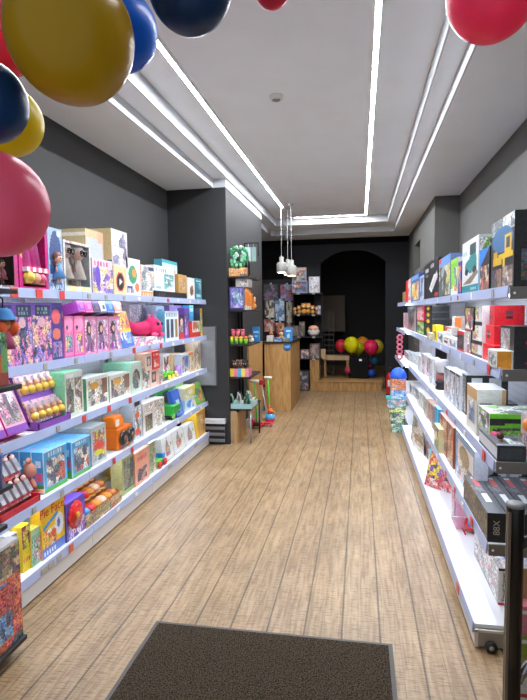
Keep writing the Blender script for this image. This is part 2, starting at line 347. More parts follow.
# ------------------------------------------------------------------ shelving units
LX = dict(base=-1.80, shelf=-1.835, back=-2.255)
LS = [1.735, 1.315, 0.925, 0.522, 0.152]            # surfaces, top shelf first
RS = [1.690, 1.32, 0.895, 0.505, 0.115]
RXF = [0.645, 0.62, 0.60, 0.575, 0.52]; RBACK = 1.12
LXF = [-1.80, -1.80, -1.80, -1.80, -1.785]
def panel_mat():
    m = bpy.data.materials.new('perforated_white_steel'); m.use_nodes = True; nt = m.node_tree; b = nt.nodes['Principled BSDF']
    tc = nt.nodes.new('ShaderNodeTexCoord'); mp = nt.nodes.new('ShaderNodeMapping'); mp.inputs['Scale'].default_value = (1, 1, 1); mp.inputs['Rotation'].default_value = (0, PI / 2, PI / 2)
    v = nt.nodes.new('ShaderNodeTexBrick'); v.offset = 0; v.inputs['Scale'].default_value = 1; v.inputs['Brick Width'].default_value = 0.05; v.inputs['Row Height'].default_value = 0.05; v.inputs['Mortar Size'].default_value = 0.002
    v.inputs['Color1'].default_value = lin('#e4e6ea') + (1,); v.inputs['Color2'].default_value = lin('#e4e6ea') + (1,); v.inputs['Mortar'].default_value = lin('#c4c8d0') + (1,)
    nt.links.new(tc.outputs['Object'], mp.inputs[0]); nt.links.new(mp.outputs[0], v.inputs['Vector']); nt.links.new(v.outputs[0], b.inputs['Base Color']); b.inputs['Roughness'].default_value = 0.5
    return m
PANEL = panel_mat()
STEEL = mat('#e3e4e6', 0.42, noise=0.015, scale=4, key='white_steel')
KICK = mat('#d8d6d2', 0.45, noise=0.02, scale=4, key='kick_steel')
RAIL = mat('#abb8da', 0.3, noise=0.03, scale=10, key='price_rail_plastic')
ENDG = mat('#77736c', 0.4, metal=0.3, noise=0.05, scale=30, key='brushed_bracket')
STRIP = glow('#e2ebff', 7.5)
TAGW = mat('#e6e4e0', 0.5, noise=0.03, key='paper_tag'); TAGR = mat('#d8463a', 0.5, key='red_tag'); TAGO = mat('#e0704a', 0.5, key='orange_tag'); TAGG = mat('#a8a498', 0.5, key='grey_tag')
random.seed(5)
def unit(side, y0, y1, surf, xf, back, label, tags, endcap=False, n0=0):
    s = 1 if side == 'L' else -1                    # +1: the front looks to +x
    t = thing('shelving_unit', label, 'shelving unit', ((xf[4] + back) / 2, (y0 + y1) / 2, 0), group=('left' if s > 0 else 'right') + ' wall of lit white shelving')
    ox, oy = t.location.x, t.location.y; a, b = y0 + 0.002 - oy, y1 - 0.002 - oy
    X = lambda x: x - ox
    def bx(mb, xa, ya, za, xb, yb, zb): return mb.box(min(X(xa), X(xb)), ya, za, max(X(xa), X(xb)), yb, zb)
    # base: deck and kick panel
    bx(MB(), back, a, surf[4] - 0.02, xf[4] - s * .012, b, surf[4]).build('base_deck', STEEL, t, bevel=.002)
    bx(MB(), xf[4] - s * .03, a, 0.012, xf[4] - s * .012, b, surf[4] - .02).build('kick_panel', KICK, t, bevel=.002)
    mb = MB()
    for yy in (a + .06, b - .06):
        for xx in (back + s * .06, xf[4] - s * .09): mb.lathe([(0.018, 0.0), (0.018, 0.03)], 10, Matrix.Translation((X(xx), yy, 0)))
    mb.build('foot', mat('#2a2a2c', 0.5), t)
    bx(MB(), back, a, 0.03, back + s * .015, b, surf[0] - .02).build('back_panel', PANEL, t)
    for yy in (a, b - .02): bx(MB(), back + s * .015, yy, 0.03, back + s * .045, yy + .02, surf[0]).build('upright', STEEL, t)
    for k, z in enumerate(surf):
        if k < 4:
            sh = bx(MB(), back + s * .015, a, z - .025, xf[k] - s * .006, b, z).build('shelf', STEEL, t, bevel=.002)
            bx(MB(), xf[k] - s * .075, a + .02, z - .036, xf[k] - s * .05, b - .02, z - .0255).build('light_strip', STRIP, sh)
        else:
            sh = [c for c in t.children if c.name.startswith('base_deck')][0]
        mb = MB(); f = xf[k]                          # tilted price rail
        lo, hi = z - .045, z + .010
        pr = [(X(f - s * .006), lo), (X(f), lo + .004), (X(f - s * .006), hi), (X(f - s * .010), hi), (X(f - s * .010), lo)]
        mb.prism(pr, a, b); mb.build('price_rail', RAIL, sh)
        if endcap:
            mb = MB(); bx(mb, back + s * .015, a - .012, z - .05, xf[k] - s * .012, a - .001, z + .004)
            if k < 4: mb.build('end_bracket', ENDG, sh, bevel=.002); 
            if k < 4: MB().ball((X(xf[k] - s * .03), a - .012, z - .024), .006, 10, sq=(1, .4, 1)).build('plug', TAGW, sh)
    # price tags on the rails (px, shelf, colour)
    for (px, k, m, w, h) in tags:
        z = surf[k] - .018; f = xf[k]; y = y_on(px, f, z)
        if not (y0 + .04 < y < y1 - .04): continue
        sh = [c for c in t.children if c.name.split('.')[0] == ('shelf' if k < 4 else 'base_deck')][k if k < 4 else 0]
        q = bx(MB(), f + s * .0005, y - oy - w / 2, z - h / 2, f + s * .004, y - oy + w / 2, z + h / 2).build('price_tag', m, sh)
    return t
R, W, O, G = TAGR, TAGW, TAGO, TAGG
LT = [(14, 0, R, .06, .05), (39, 0, R, .06, .05), (62, 0, R, .05, .05), (89, 0, G, .04, .03), (106, 0, G, .04, .03), (124, 0, G, .04, .03), (139, 0, W, .05, .03), (153, 0, G, .04, .03), (168, 0, R, .05, .03), (178, 0, W, .05, .03), (190, 0, W, .05, .03), (198, 0, W, .05, .03),
      (45, 1, G, .035, .035), (76, 1, G, .035, .035), (111, 1, G, .035, .035), (134, 1, R, .05, .045), (150, 1, G, .035, .03), (161, 1, R, .05, .045), (173, 1, W, .05, .03), (183, 1, W, .05, .03), (193, 1, W, .06, .03),
      (84, 2, R, .045, .045), (109, 2, R, .045, .045), (130, 2, R, .045, .045), (148, 2, R, .045, .045), (166, 2, W, .06, .03), (187, 2, R, .045, .045), (197, 2, W, .1, .03), (58, 2, G, .035, .035),
      (34, 3, G, .035, .035), (62, 3, G, .035, .035), (88, 3, G, .03, .03), (114, 3, R, .04, .045), (132, 3, R, .04, .045), (150, 3, W, .05, .03), (165, 3, W, .05, .03), (178, 3, W, .05, .03), (191, 3, W, .05, .03), (201, 3, W, .06, .03),
      (44, 4, G, .06, .035), (51, 4, G, .06, .035), (59, 4, G, .05, .035), (71, 4, O, .05, .05), (95, 4, O, .05, .05), (118, 4, W, .05, .03), (136, 4, W, .05, .03), (155, 4, G, .1, .03), (170, 4, G, .1, .03), (182, 4, G, .12, .03), (196, 4, G, .12, .03)]
RT = [(417, 0, W, .05, .03), (427, 0, W, .05, .03), (438, 0, W, .05, .03), (451, 0, G, .04, .03), (472, 0, W, .05, .04), (493, 0, G, .04, .04), (458, 0, R, .03, .03),
      (415, 1, W, .06, .03), (425, 1, W, .06, .03), (433, 1, W, .06, .03), (441, 1, W, .06, .03), (450, 1, G, .05, .03), (461, 1, W, .05, .03), (474, 1, G, .04, .03), (489, 1, R, .05, .05),
      (412, 2, W, .06, .03), (420, 2, W, .06, .03), (428, 2, W, .06, .03), (437, 2, W, .05, .03), (447, 2, R, .04, .03), (455, 2, G, .05, .03), (484, 2, R, .05, .05), (465, 2, W, .05, .03),
      (415, 3, W, .06, .03), (425, 3, W, .06, .03), (437, 3, W, .06, .03), (446, 3, R, .04, .03), (455, 3, R, .04, .03), (472, 3, R, .05, .05), (463, 3, W, .05, .03), (458, 4, O, .06, .05)]
LB = [2.2, 3.22, 4.27, 5.31, 6.06]
lname = ['nearest of the white lit shelving units along the left wall', 'second white lit shelving unit from the front along the left wall',
         'third white lit shelving unit from the front along the left wall', 'farthest white lit shelving unit on the left, against the grey column']
for a, b, l in zip(LB, LB[1:], lname): unit('L', a, b, LS, LXF, LX['back'], l, LT)
RB = [2.52, 3.60, 4.70, 5.80, 6.90]
rname = ['nearest white lit shelving unit on the right with grey end brackets', 'second white lit shelving unit from the front along the right wall',
         'third white lit shelving unit from the front along the right wall', 'fourth white lit shelving unit from the front along the right wall']
for i, (a, b, l) in enumerate(zip(RB, RB[1:], rname)): unit('R', a, b, RS, RXF, RBACK, l, RT, endcap=(i == 0))
unit('R', 6.93, 8.33, RS, [0.565, 0.55, 0.53, 0.575, 0.60], 0.94, 'farthest white shelving unit on the right, against the grey pier', [])
# near end of the right base: framed cheek and a castor
rb = [o for o in C.objects if o.get('label') == rname[0]][0]
q = lambda x, y, z: (x - rb.location.x, y - rb.location.y, z)
a0 = q(0.535, 2.508, 0.012); b0 = q(1.10, 2.52, 0.095)
MB().box(*a0, *b0).build('end_cheek', mat('#a39a8c', 0.5), rb, bevel=.002)
mb = MB(); mb.box(*q(.53, 2.503, .012), *q(.545, 2.508, .095)).box(*q(.53, 2.503, .085), *q(1.1, 2.508, .097)); mb.build('end_frame', mat('#d2cdc4', 0.45), rb)
c = MB().lathe([(0.026, -.01), (0.028, -.006), (0.028, .006), (0.026, .01)], 16, Matrix.Translation(q(.60, 2.485, .028)) @ Matrix.Rotation(PI / 2, 4, 'X')).build('castor', mat('#1d1d1f', 0.35), rb)
MB().lathe([(0.011, -.0115), (0.011, .0115)], 12, Matrix.Translation(q(.60, 2.485, .028)) @ Matrix.Rotation(PI / 2, 4, 'X')).build('castor_hub', mat('#b9b9b9', 0.3, metal=.6), c)

# ------------------------------------------------------------------ printed goods
_L = {}
def cl(c):
    if c not in _L: _L[c] = lin(c)
    return _L[c]
def art(bg, *shapes):
    "painter's list in 0..1 coordinates of a face -> colour function"
    bgc = cl(bg); S = []
    for s in shapes:
        if s[0] == 'v':
            _, x0, y0, x1, y1, pal, n, seed = s; rnd = random.Random(seed); P = [cl(p) + (1.0,) for p in pal.split()]
            S.append(('v', x0, y0, x1, y1, [(rnd.uniform(x0, x1), rnd.uniform(y0, y1), rnd.choice(P)) for _ in range(n)]))
        elif s[0] == 'l':
            _, x0, y0, x1, y1, col, n = s; S.append(('l', x0, y0, x1, y1, cl(col), n))
        elif s[0] == 'p': S.append(('p', s[1], cl(s[2])))
        else: S.append(s[:5] + (cl(s[5]),))
    S = S[::-1]
    def fn(u, v):
        for s in S:
            k = s[0]
            if k == 'r':
                if s[1] <= u <= s[3] and s[2] <= v <= s[4]: return s[5]
            elif k == 'e':
                if ((u - s[1]) / s[3]) ** 2 + ((v - s[2]) / s[4]) ** 2 <= 1: return s[5]
            elif k == 'v':
                if s[1] <= u <= s[3] and s[2] <= v <= s[4]:
                    return min(s[5], key=lambda p: (p[0] - u) ** 2 + (p[1] - v) ** 2)[2]
            elif k == 'l':
                if s[1] <= u <= s[3] and s[2] <= v <= s[4] and int((u - s[1]) / (s[3] - s[1]) * s[6] * 2) % 2 == 0: return s[5]
            elif k == 'p':
                P = s[1]; ins = False; j = len(P) - 1
                for i in range(len(P)):
                    if (P[i][1] > v) != (P[j][1] > v) and u < (P[j][0] - P[i][0]) * (v - P[i][1]) / (P[j][1] - P[i][1]) + P[i][0]: ins = not ins
                    j = i
                if ins: return s[2]
        return bgc
    return fn
def plain(c): k = cl(c); return lambda u, v: k
def as_fn(a): return plain(a) if isinstance(a, str) else a
def carton(mb, w, d, h, front, side, top, cell, ox=0, oz=0, hole=None):
    "box with its front on -y, centred on x, y in [0, d] behind the front"
    f, s, t = as_fn(front), as_fn(side), as_fn(top); n = lambda l, c=cell: max(1, min(80, round(l / c)))
    x0, x1 = -w / 2 + ox, w / 2 + ox
    if hole is None:
        mb.sheet((x0, 0, oz), (w, 0, 0), (0, 0, h), n(w), n(h), f)
    else:
        a, b, c2, e, dep = hole
        def sub(u0, v0, u1, v1):
            if u1 - u0 > 1e-4 and v1 - v0 > 1e-4:
                mb.sheet((x0 + u0 * w, 0, oz + v0 * h), ((u1 - u0) * w, 0, 0), (0, 0, (v1 - v0) * h), n((u1 - u0) * w), n((v1 - v0) * h), lambda u, v: f(u0 + (u1 - u0) * u, v0 + (v1 - v0) * v))
        sub(0, 0, 1, b); sub(0, e, 1, 1); sub(0, b, a, e); sub(c2, b, 1, e)
        X0, X1, Z0, Z1_ = x0 + a * w, x0 + c2 * w, oz + b * h, oz + e * h; sc = s(.5, .5)
        mb.add([(X0, 0, Z0), (X1, 0, Z0), (X1, 0, Z1_), (X0, 0, Z1_), (X0, dep, Z0), (X1, dep, Z0), (X1, dep, Z1_), (X0, dep, Z1_)], [(0, 1, 5, 4), (1, 2, 6, 5), (2, 3, 7, 6), (3, 0, 4, 7)], sc)
    mb.sheet((x0, d, oz), (0, -d, 0), (0, 0, h), n(d), n(h), s); mb.sheet((x1, 0, oz), (0, d, 0), (0, 0, h), n(d), n(h), s)
    mb.sheet((x0, 0, oz + h), (w, 0, 0), (0, d, 0), n(w, .03), n(d, .03), t)
    bc = s(.5, .5)
    mb.add([(x0, d, oz), (x1, d, oz), (x1, d, oz + h), (x0, d, oz + h)], [(1, 0, 3, 2)], bc); mb.add([(x0, 0, oz), (x1, 0, oz), (x1, d, oz), (x0, d, oz)], [(3, 2, 1, 0)], bc)
    return mb
PLACED = {}
def frame_of(side, k, p0, p1, ptop, back=.05, z0=None, gap=.004):
    s = 1 if side == 'L' else -1
    xf = (LXF if s > 0 else RXF)[k] - s * back; z = (LS if s > 0 else RS)[k] if z0 is None else z0
    ya, yb = sorted((y_on(p0, xf, z), y_on(p1, xf, z)))
    h = at((p0 + p1) / 2, ptop, X=xf).z - z
    if k > 0: h = min(h, (LS if s > 0 else RS)[k - 1] - .056 - z)
    if s > 0 and yb > 6.05: yb = 6.05
    if s < 0 and ya < 2.53: ya = 2.53
    return s, xf, z, (ya + yb) / 2, max(.01, yb - ya - gap), max(.02, h)
def place(o, s, xf, y, z, rz=0, tilt=0, dz=0):
    o.location = (xf, y, z + .0008 + dz); o.rotation_euler = Euler((math.radians(-tilt), 0, s * PI / 2 + math.radians(rz)), 'XYZ')
def B(side, k, p0, p1, ptop, name, cat, label, front, side_art=None, top=None, d=.12, back=.05, on=None, rz=0, tilt=0, group=None, hh=None, gloss=False, cell=None, key=None, win=None, inside=None):
    "one carton on a shelf; win = (u0, v0, u1, v1, depth, backing art) opens a window with its clear pane"
    z0 = None
    if on is not None: z0 = PLACED[on][2]
    s, xf, z, y, w, h = frame_of(side, k, p0, p1, ptop, back, z0)
    if hh: h = hh
    if tilt: h = h / math.cos(math.radians(tilt))
    side_art = side_art or (front if isinstance(front, str) else '#d0d0d0'); top = top or side_art
    cell = cell or max(.006, min(.012, 0.0023 * y)); M = GLOSS if gloss else PRINT
    mb = carton(MB(), w, d, h, front, side_art, top, cell, hole=win[:5] if win else None)
    if not win and not inside:
        o = mb.build(name, M, None, True, fix=False); tag(o, label, cat, group)
    else:
        o = thing(name, label, cat, group=group); mb.build('carton', M, o, True, fix=False)
        if win:
            a, b, c2, e, dep, bk = win; X0, X1, Z0, Z1_ = -w / 2 + a * w, -w / 2 + c2 * w, b * h, e * h
            n = lambda l: max(1, round(l / cell))
            MB().sheet((X0, dep, Z0), (X1 - X0, 0, 0), (0, 0, Z1_ - Z0), n(X1 - X0), n(Z1_ - Z0), as_fn(bk)).build('backing_card', PRINT, o, True, fix=False)
            MB().add([(X0 - .004, -.0008, Z0 - .004), (X1 + .004, -.0008, Z0 - .004), (X1 + .004, -.0008, Z1_ + .004), (X0 - .004, -.0008, Z1_ + .004)], [(0, 1, 2, 3)]).build('window_pane', CLEAR, o, fix=False)
        if inside: inside(o, w, d, h)
    place(o, s, xf, y, z, rz, tilt, d * math.sin(math.radians(tilt)))
    PLACED[key or label] = (o, y, z + h, xf)
    return o
def figure(parent, x, y, z, h, skin, hair, dress, legs=None, name='doll', spread=.22, shoes=None, big=1.0):
    "small doll standing at (x, y, z) with rounded head, arms, skirt and legs"
    mb = MB(); sk, dr, lg = cl(skin), cl(dress), cl(legs or skin); T = Matrix.Translation((x, y, z))
    mb.lathe([(.04 * h, .42 * h), (spread * h * .8, .18 * h), (spread * h, .2 * h), (.10 * h, .5 * h), (.085 * h, .62 * h), (.05 * h, .68 * h)], 10, T, dr)
    for sx in (-1, 1):
        mb.tube([T @ Vector((sx * .06 * h, 0, .25 * h)), T @ Vector((sx * .06 * h, 0, .02 * h))], .035 * h, 6, lg)
        mb.ball((sx * .06 * h, -.02 * h, .025 * h), .045 * h, 6, cl(shoes or dress), T, (.8, 1.3, .6))
        mb.tube([T @ Vector((sx * .09 * h, 0, .62 * h)), T @ Vector((sx * .16 * h, -.02 * h, .5 * h)), T @ Vector((sx * .17 * h, -.06 * h, .38 * h))], .028 * h, 6, sk)
    mb.ball((0, 0, .81 * h), .145 * h * big, 10, sk, T, (1, .9, 1.05))
    for sx in (-1, 1): mb.ball((sx * .05 * h * big, -.12 * h * big, .81 * h), .022 * h, 6, cl('#2a2024'), T)
    mb.ball((0, -.125 * h * big, .81 * h - .06 * h * big), .02 * h, 6, cl('#b04050'), T, (1.3, .6, .6))
    o = mb.build(name, PRINT, parent, True)
    hb = MB(); hb.ball((0, .03 * h * big, .81 * h + .055 * h * big), .16 * h * big, 10, cl(hair), T, (1.02, .9, 1)); hb.ball((0, .1 * h, .68 * h), .11 * h, 8, cl(hair), T, (1.1, .6, 1.5))
    hb.build('hair', PRINT, o, True); return o
# ------------------------------------------------------------------ left wall goods
PINKS = '#e85aa0 #f4a0c8 #c83c8c #f6d0e0 #7a4aa8 #e8c070 #5a3a70 #f0e8f0'
PURP = '#6a4ab0 #4a2f86 #d070c0 #8c6cd0 #f0a0c0 #2c2458 #e8c8a0 #b8a0e0'
WARM = '#d86a3a #e8b050 #8a4a2a #f0d8b0 #b03a30 #5a3a28 #f4ead8'
TOYC = '#d83a30 #f0c030 #3a80d0 #50a848 #f0f0ee #2a2a30 #e88030'
GREENS = '#4a8a5a #8ab890 #d8e0c8 #385a48 #b09070 #e8e4d8 #705848'
COOL = '#5a90c8 #a8c8e8 #e8f0f8 #3a5a98 #80b8d8 #d8e4ea'
MIX = '#8a7a70 #c8b8a8 #e8e4e0 #5a5a60 #b08868 #a0a8b0 #d8d0c8'
# --- top shelf
def ins_twins(o, w, d, h):
    for i, sx in enumerate((-.23, .24)):
        f = figure(o, sx * w, .05, .04, h * .86, '#f2cdbc', '#f0e8e6', '#eee4dc', '#e8dcd4', 'baby_doll', .2, '#f0e8d8', big=1.22)
        g = MB()
        hh = h * .86; rr = hh * .062
        for k in (-1, 1):
            g.tube([(sx * w + k * rr * 1.2 + rr * math.cos(a_ * PI / 6), .05 - hh * .165, .04 + hh * .80 + rr * math.sin(a_ * PI / 6)) for a_ in range(13)], rr * .26, 6, cl('#141416'))
        g.build('glasses', GLOSS, f, True)
def ins_pink(o, w, d, h):
    mb = MB()
    for i, x in enumerate((-.16, .02, .18)):
        mb.lathe([(.05, 0), (.035, .12), (.02, .2), (.028, .26)], 10, Matrix.Translation((x * w, .045, h * .36)), cl(('#f060b0', '#e8409c', '#d85aa8')[i]))
    mb.build('dress', PRINT, o, True)
    mb = MB()
    for i in range(8): mb.box(-w * .40 + i * w * .1, -.03, h * .28, -w * .40 + (i + 1) * w * .1, .02, h * .35, cl(('#f4f0f0', '#e86a9a')[i % 2]))
    mb.box(-w * .38, 0, h * .10, w * .38, .02, h * .24, cl('#c89060')); mb.ball((-w * .28, -.015, h * .2), .035, 8, cl('#e8c850')); mb.ball((-w * .05, -.015, h * .19), .032, 8, cl('#e0a080')); mb.ball((w * .15, -.015, h * .19), .03, 8, cl('#d86080'))
    mb.build('awning_stall', PRINT, o, True)
    figure(o, -w * .36, .04, h * .36, h * .3, '#e8b89a', '#e8d060', '#60a0c8', name='doll')
B('L', 0, -9, 19, 247, 'doll_box', 'doll box', 'dark doll box partly hidden behind the pink balloon, far left of the left top shelf',
  art('#2a2024', ('v', 0, 0, 1, .3, '#c07a6a #8a4a4a #e0b0a0 #3a2a30', 14, 3), ('r', .86, 0, 1, 1, '#c83a80')), '#2a2024', d=.14,
  win=(.08, .1, .84, .95, .1, art('#17131a', ('v', 0, 0, 1, .4, '#5a3a34 #241a20', 8, 2))),
  inside=lambda o, w, d, h: (figure(o, -.1 * w, .05, .03, h * .72, '#e8b8a0', '#c8a070', '#d8c8a8'), figure(o, .24 * w, .055, .03, h * .6, '#d8a890', '#4a2e24', '#9a4a60')))
B('L', 0, 20, 49, 226, 'doll_box', 'doll box', 'hot pink fashion doll set box with striped awning stall, on the left top shelf',
  art('#e0308c', ('r', .0, .9, 1, 1, '#e83a98'), ('e', .12, .55, .07, .08, '#f0d050')), '#e0308c', d=.15, gloss=True,
  win=(.12, .06, .92, .93, .11, art('#18131c', ('r', .55, .62, 1, 1, '#55597a'), ('v', 0, .3, .5, .7, '#e85aa8 #c83c8c #6a2a60 #18131c', 14, 4))), inside=ins_pink)
B('L', 0, 49.5, 64, 229, 'doll_box', 'doll box', 'icy blue doll box with oval window beside the hot pink box, left top shelf',
  art('#a9bfdc', ('e', .52, .58, .42, .38, '#4a5c8c'), ('r', .1, .28, .95, .42, '#3c64a4'), ('v', 0, 0, 1, .2, '#c8d8ea #8aa4cc #e8eef6 #5a78b0', 20, 5), ('e', .78, .92, .14, .05, '#d8e4f2')), '#9ab4d8', d=.13, gloss=True,
  inside=lambda o, w, d, h: figure(o, -.05 * w, -.022, h * .12, h * .5, '#e8b89a', '#6a4030', '#5a98d0', name='doll'))
B('L', 0, 65, 92, 243, 'doll_box', 'doll box', 'box with two white baby dolls wearing black glasses, on the left top shelf',
  art('#d8d0c8', ('r', 0, 0, 1, .3, '#c8d8d8'), ('e', .3, .1, .16, .1, '#e8dca0'), ('e', .75, .1, .16, .1, '#e8dca0'), ('v', 0, .85, 1, 1, '#e8d8d8 #c8a8a8 #f0e8e6', 9, 1)), '#c0ccd0', d=.15,
  win=(.06, .14, .94, .95, .11, art('#c8b0a8', ('v', 0, 0, 1, 1, '#b89890 #d0b8b0 #e8dcd8 #a89088', 16, 3))), inside=ins_twins, key='twins')
B('L', 0, 93, 114, 260, 'toy_box', 'toy box', 'pastel pink unicorn figure set box beside the twin doll box, left top shelf',
  art('#e4ccd8', ('v', .02, .02, .98, .75, '#7a5ac0 #e8d890 #c8a8e0 #f0e0e8 #5a80c8 #e8b0c8 #d0c080', 34, 8), ('e', .25, .5, .12, .32, '#6a4ac0'), ('l', .1, .82, .8, .92, '#c04878', 5)), '#b89cc0', d=.2, key='unicorn')
B('L', 0, 114.5, 127, 267, 'toy_box', 'toy box', 'beige box with a black and red round emblem, on the left top shelf',
  art('#e6d2a0', ('e', .5, .48, .34, .34, '#d83a34'), ('e', .5, .48, .27, .27, '#1c1a1c'), ('p', [(.4, .35), (.68, .48), (.45, .62)], '#f0e8e0')), '#d8c090', d=.14, back=.04, key='emblem')
B('L', 0, 86, 104, 231, 'toy_box', 'toy box', 'kraft carton with pale blue front, standing on the unicorn set, left top shelf',
  art('#c8b488', ('r', .05, .0, .95, .72, '#b8c0cc'), ('r', .7, .6, 1, .95, '#e0a888')), art('#c4ae80', ('r', 0, .78, 1, .86, '#e8e0d0')), '#b8a070', d=.19, on='unicorn', back=.09)
B('L', 0, 112, 128, 231, 'toy_box', 'toy box', 'kraft carton with red seal and navy foot on the beige emblem box, left top shelf',
  art('#d0ccc8', ('v', .05, .05, .95, .95, '#5a5878 #c8c0d0 #e8e4e8 #8a88a8 #f0f0f0', 22, 6)),
  art('#c8b484', ('r', 0, 0, 1, .16, '#34416e'), ('e', .45, .62, .2, .13, '#b84038'), ('e', .45, .62, .14, .09, '#c8b484'), ('e', .45, .62, .07, .045, '#b84038')), '#c0aa78', d=.26, on='emblem', back=.05)
B('L', 0, 127, 141, 259, 'board_game', 'board game', 'white game box with a green cartoon lizard and navy title, on the left top shelf',
  art('#eeeeea', ('e', .45, .58, .3, .24, '#4a9a78'), ('e', .55, .62, .14, .12, '#e89a40'), ('e', .75, .25, .16, .12, '#d88050'), ('l', .05, .08, .5, .2, '#2c4a8c', 4), ('r', .05, .22, .4, .28, '#2c4a8c')), '#b8c4dc', d=.10)
B('L', 0, 141.5, 155, 266, 'toy_box', 'toy box', 'box with orange title along its foot beside the lizard game, left top shelf',
  art('#d8dce0', ('v', .02, .22, .98, .98, '#a8b4b8 #e8e8e4 #6a7a80 #d0b8a0 #f0f0ee #8890a0', 26, 9), ('r', .02, 0, .98, .2, '#e88838'), ('l', .1, .05, .9, .16, '#f4d8b0', 6), ('r', .55, .84, .98, .98, '#2a3058')), '#e0a060', d=.12)
B('L', 0, 155.5, 187, 292, 'toy_box', 'toy box', 'flat black carton lying under the white boxes on the left top shelf', art('#17181a', ('l', .1, .3, .3, .7, '#55565a', 4)), '#17181a', d=.2, back=.03, key='blackflat')
B('L', 0, 155, 175, 267, 'toy_box', 'toy box', 'white box with teal construction picture on the flat black carton, left top shelf',
  art('#eceeee', ('v', .45, .1, .95, .7, '#4aa0a0 #6ac0b8 #d8ece8 #386a78 #e8f0f0', 18, 11), ('l', .08, .78, .6, .9, '#8a98a0', 5), ('r', .05, .1, .3, .2, '#a8c8d0')), '#dfe4e6', d=.09, on='blackflat', back=.045)
B('L', 0, 163, 178, 261, 'toy_box', 'toy box', 'tall pale blue box with dark window behind the teal picture box, left top shelf',
  art('#cfe0e6', ('r', .55, .35, .85, .78, '#26303a'), ('v', .1, .1, .5, .7, '#7aa8c0 #e8f0f2 #a8c8d4', 9, 3), ('r', 0, .92, 1, 1, '#4aa8b8')), '#48a4b4', d=.09, back=.24)
B('L', 0, 178.5, 187, 275, 'toy_box', 'toy box', 'plain kraft coloured box with brown drawing, far end of the left top shelf',
  art('#c49a58', ('v', .15, .2, .85, .8, '#a87a3c #c8a060 #b88a48 #d0aa70', 12, 2)), '#b88c4c', d=.10, on='blackflat', back=.04)
B('L', 0, 187.8, 195, 278, 'toy_box', 'toy box', 'white box with a small brown animal picture, left top shelf', art('#e8e6e0', ('e', .55, .42, .24, .22, '#7a4a34'), ('e', .62, .58, .14, .1, '#a06a4a'), ('r', 0, .88, 1, 1, '#d8dcd8')), '#dcdad4', d=.12)
B('L', 0, 195.8, 204, 279, 'toy_box', 'toy box', 'teal box last on the left top shelf, next to the grey column', art('#2f8ea0', ('v', .15, .12, .85, .8, '#3aa8b4 #c8e0e0 #2a6a80 #e0e8e0 #58788a', 14, 6), ('r', .1, .85, .9, .92, '#e0eeee')), '#2a8294', d=.12)
# --- second shelf
DL = 'purple doll box with dark square on top, second left shelf, '
def purple(seed): return art('#7a56b4', ('v', .02, .02, .98, .8, PURP + ' #e878b0 #f0c0a0', 60, seed), ('r', .3, .78, .95, .97, '#38405e'), ('l', .38, .88, .88, .93, '#8aa0a8', 3), ('l', .38, .81, .88, .86, '#8aa0a8', 4), ('e', .55, .68, .16, .08, '#e8b8c0'))
for i, (a, b, w) in enumerate([(-7, 13, 'behind the hanging hat doll'), (14, 32, 'by the hanging hat doll'), (33, 51, 'third from near end')]):
    B('L', 1, a, b, 303, 'doll_box', 'doll box', DL + w, purple(21 + i), art('#5a3ca0', ('r', 0, .8, 1, 1, '#3a2a70')), '#b8a8d8', d=.10, back=.03, rz=-12)
B('L', 1, 51.5, 64, 303, 'doll_box', 'doll box', 'indigo doll box with two red round pictures, second left shelf beside the purple boxes',
  art('#463a8c', ('e', .5, .76, .34, .13, '#e86a6a'), ('e', .5, .46, .32, .1, '#e8806a'), ('v', .1, .05, .9, .32, '#5a88c0 #a8b8d8 #b070b8 #3a3070', 12, 4)), art('#2e2664', ('v', 0, 0, 1, .3, '#6a7ab8 #a070b0 #3a3070', 9, 2)), '#5a4a98', d=.17, back=.03)
for i, (a, b, w) in enumerate([(65.5, 74.5, 'left'), (75, 85, 'right')]):
    B('L', 1, a, b, 316, 'doll_box', 'doll box', 'bright pink arched princess doll box, %s one of the pair on the second left shelf' % w,
      art('#f078b0', ('e', .5, .8, .42, .2, '#f49cc8'), ('v', .15, .12, .85, .55, '#b040b0 #e8d060 #50b0b8 #f0a8d0 #8a3ca0', 16, 30 + i), ('e', .3, .72, .1, .06, '#3a2030'), ('r', 0, 0, 1, .06, '#d84a94')), '#f088ba', d=.12, back=.05, key='pk%d' % i)
for i, (a, b, w) in enumerate([(85.5, 97, 'nearest'), (97.5, 109, 'middle'), (109.5, 121, 'farthest')]):
    B('L', 1, a, b, 316.5, 'doll_box', 'doll box', 'dusty pink doll box with dark haired doll, %s of three, second left shelf' % w,
      art('#d888b0', ('v', .05, .05, .95, .9, '#d890b8 #e8b0c8 #8a4a70 #f0d0dc #b86a98 #a890b0', 30, 40 + i), ('e', .35, .66, .2, .2, '#3a2c34'), ('e', .4, .66, .11, .09, '#e0b098'), ('r', .25, .28, .55, .5, '#7a6a88'), ('r', .2, .08, .35, .28, '#8a3aa0'), ('r', .5, .08, .62, .3, '#583a80')), '#e0a0c0', d=.13, back=.05, key='dp%d' % i)
for i, (a, b, on, c, t2, cs) in enumerate([(79, 86, 'pk1', '#b048b8', '#d080d0', 'violet'), (86.3, 94, 'dp0', '#e84a9c', '#f490c0', 'hot pink'), (94.3, 101.5, 'dp0', '#4a3a58', '#6a5a78', 'dark plum'), (101.8, 107.5, 'dp1', '#dfe2ea', '#54586a', 'white and grey'), (107.8, 115, 'dp1', '#3a70c8', '#78a8e8', 'bright blue'), (115.3, 123, 'dp2', '#e8a088', '#f4e8e0', 'peach and white')]):
    B('L', 1, a, b, 305.5, 'toy_pack', 'toy pack', 'small %s toy pack lying on the pink doll boxes, second left shelf' % cs, art(c, ('e', .6, .5, .25, .25, t2), ('r', 0, 0, 1, .12, t2)), c, d=.12, on=on, back=.06, tilt=14)
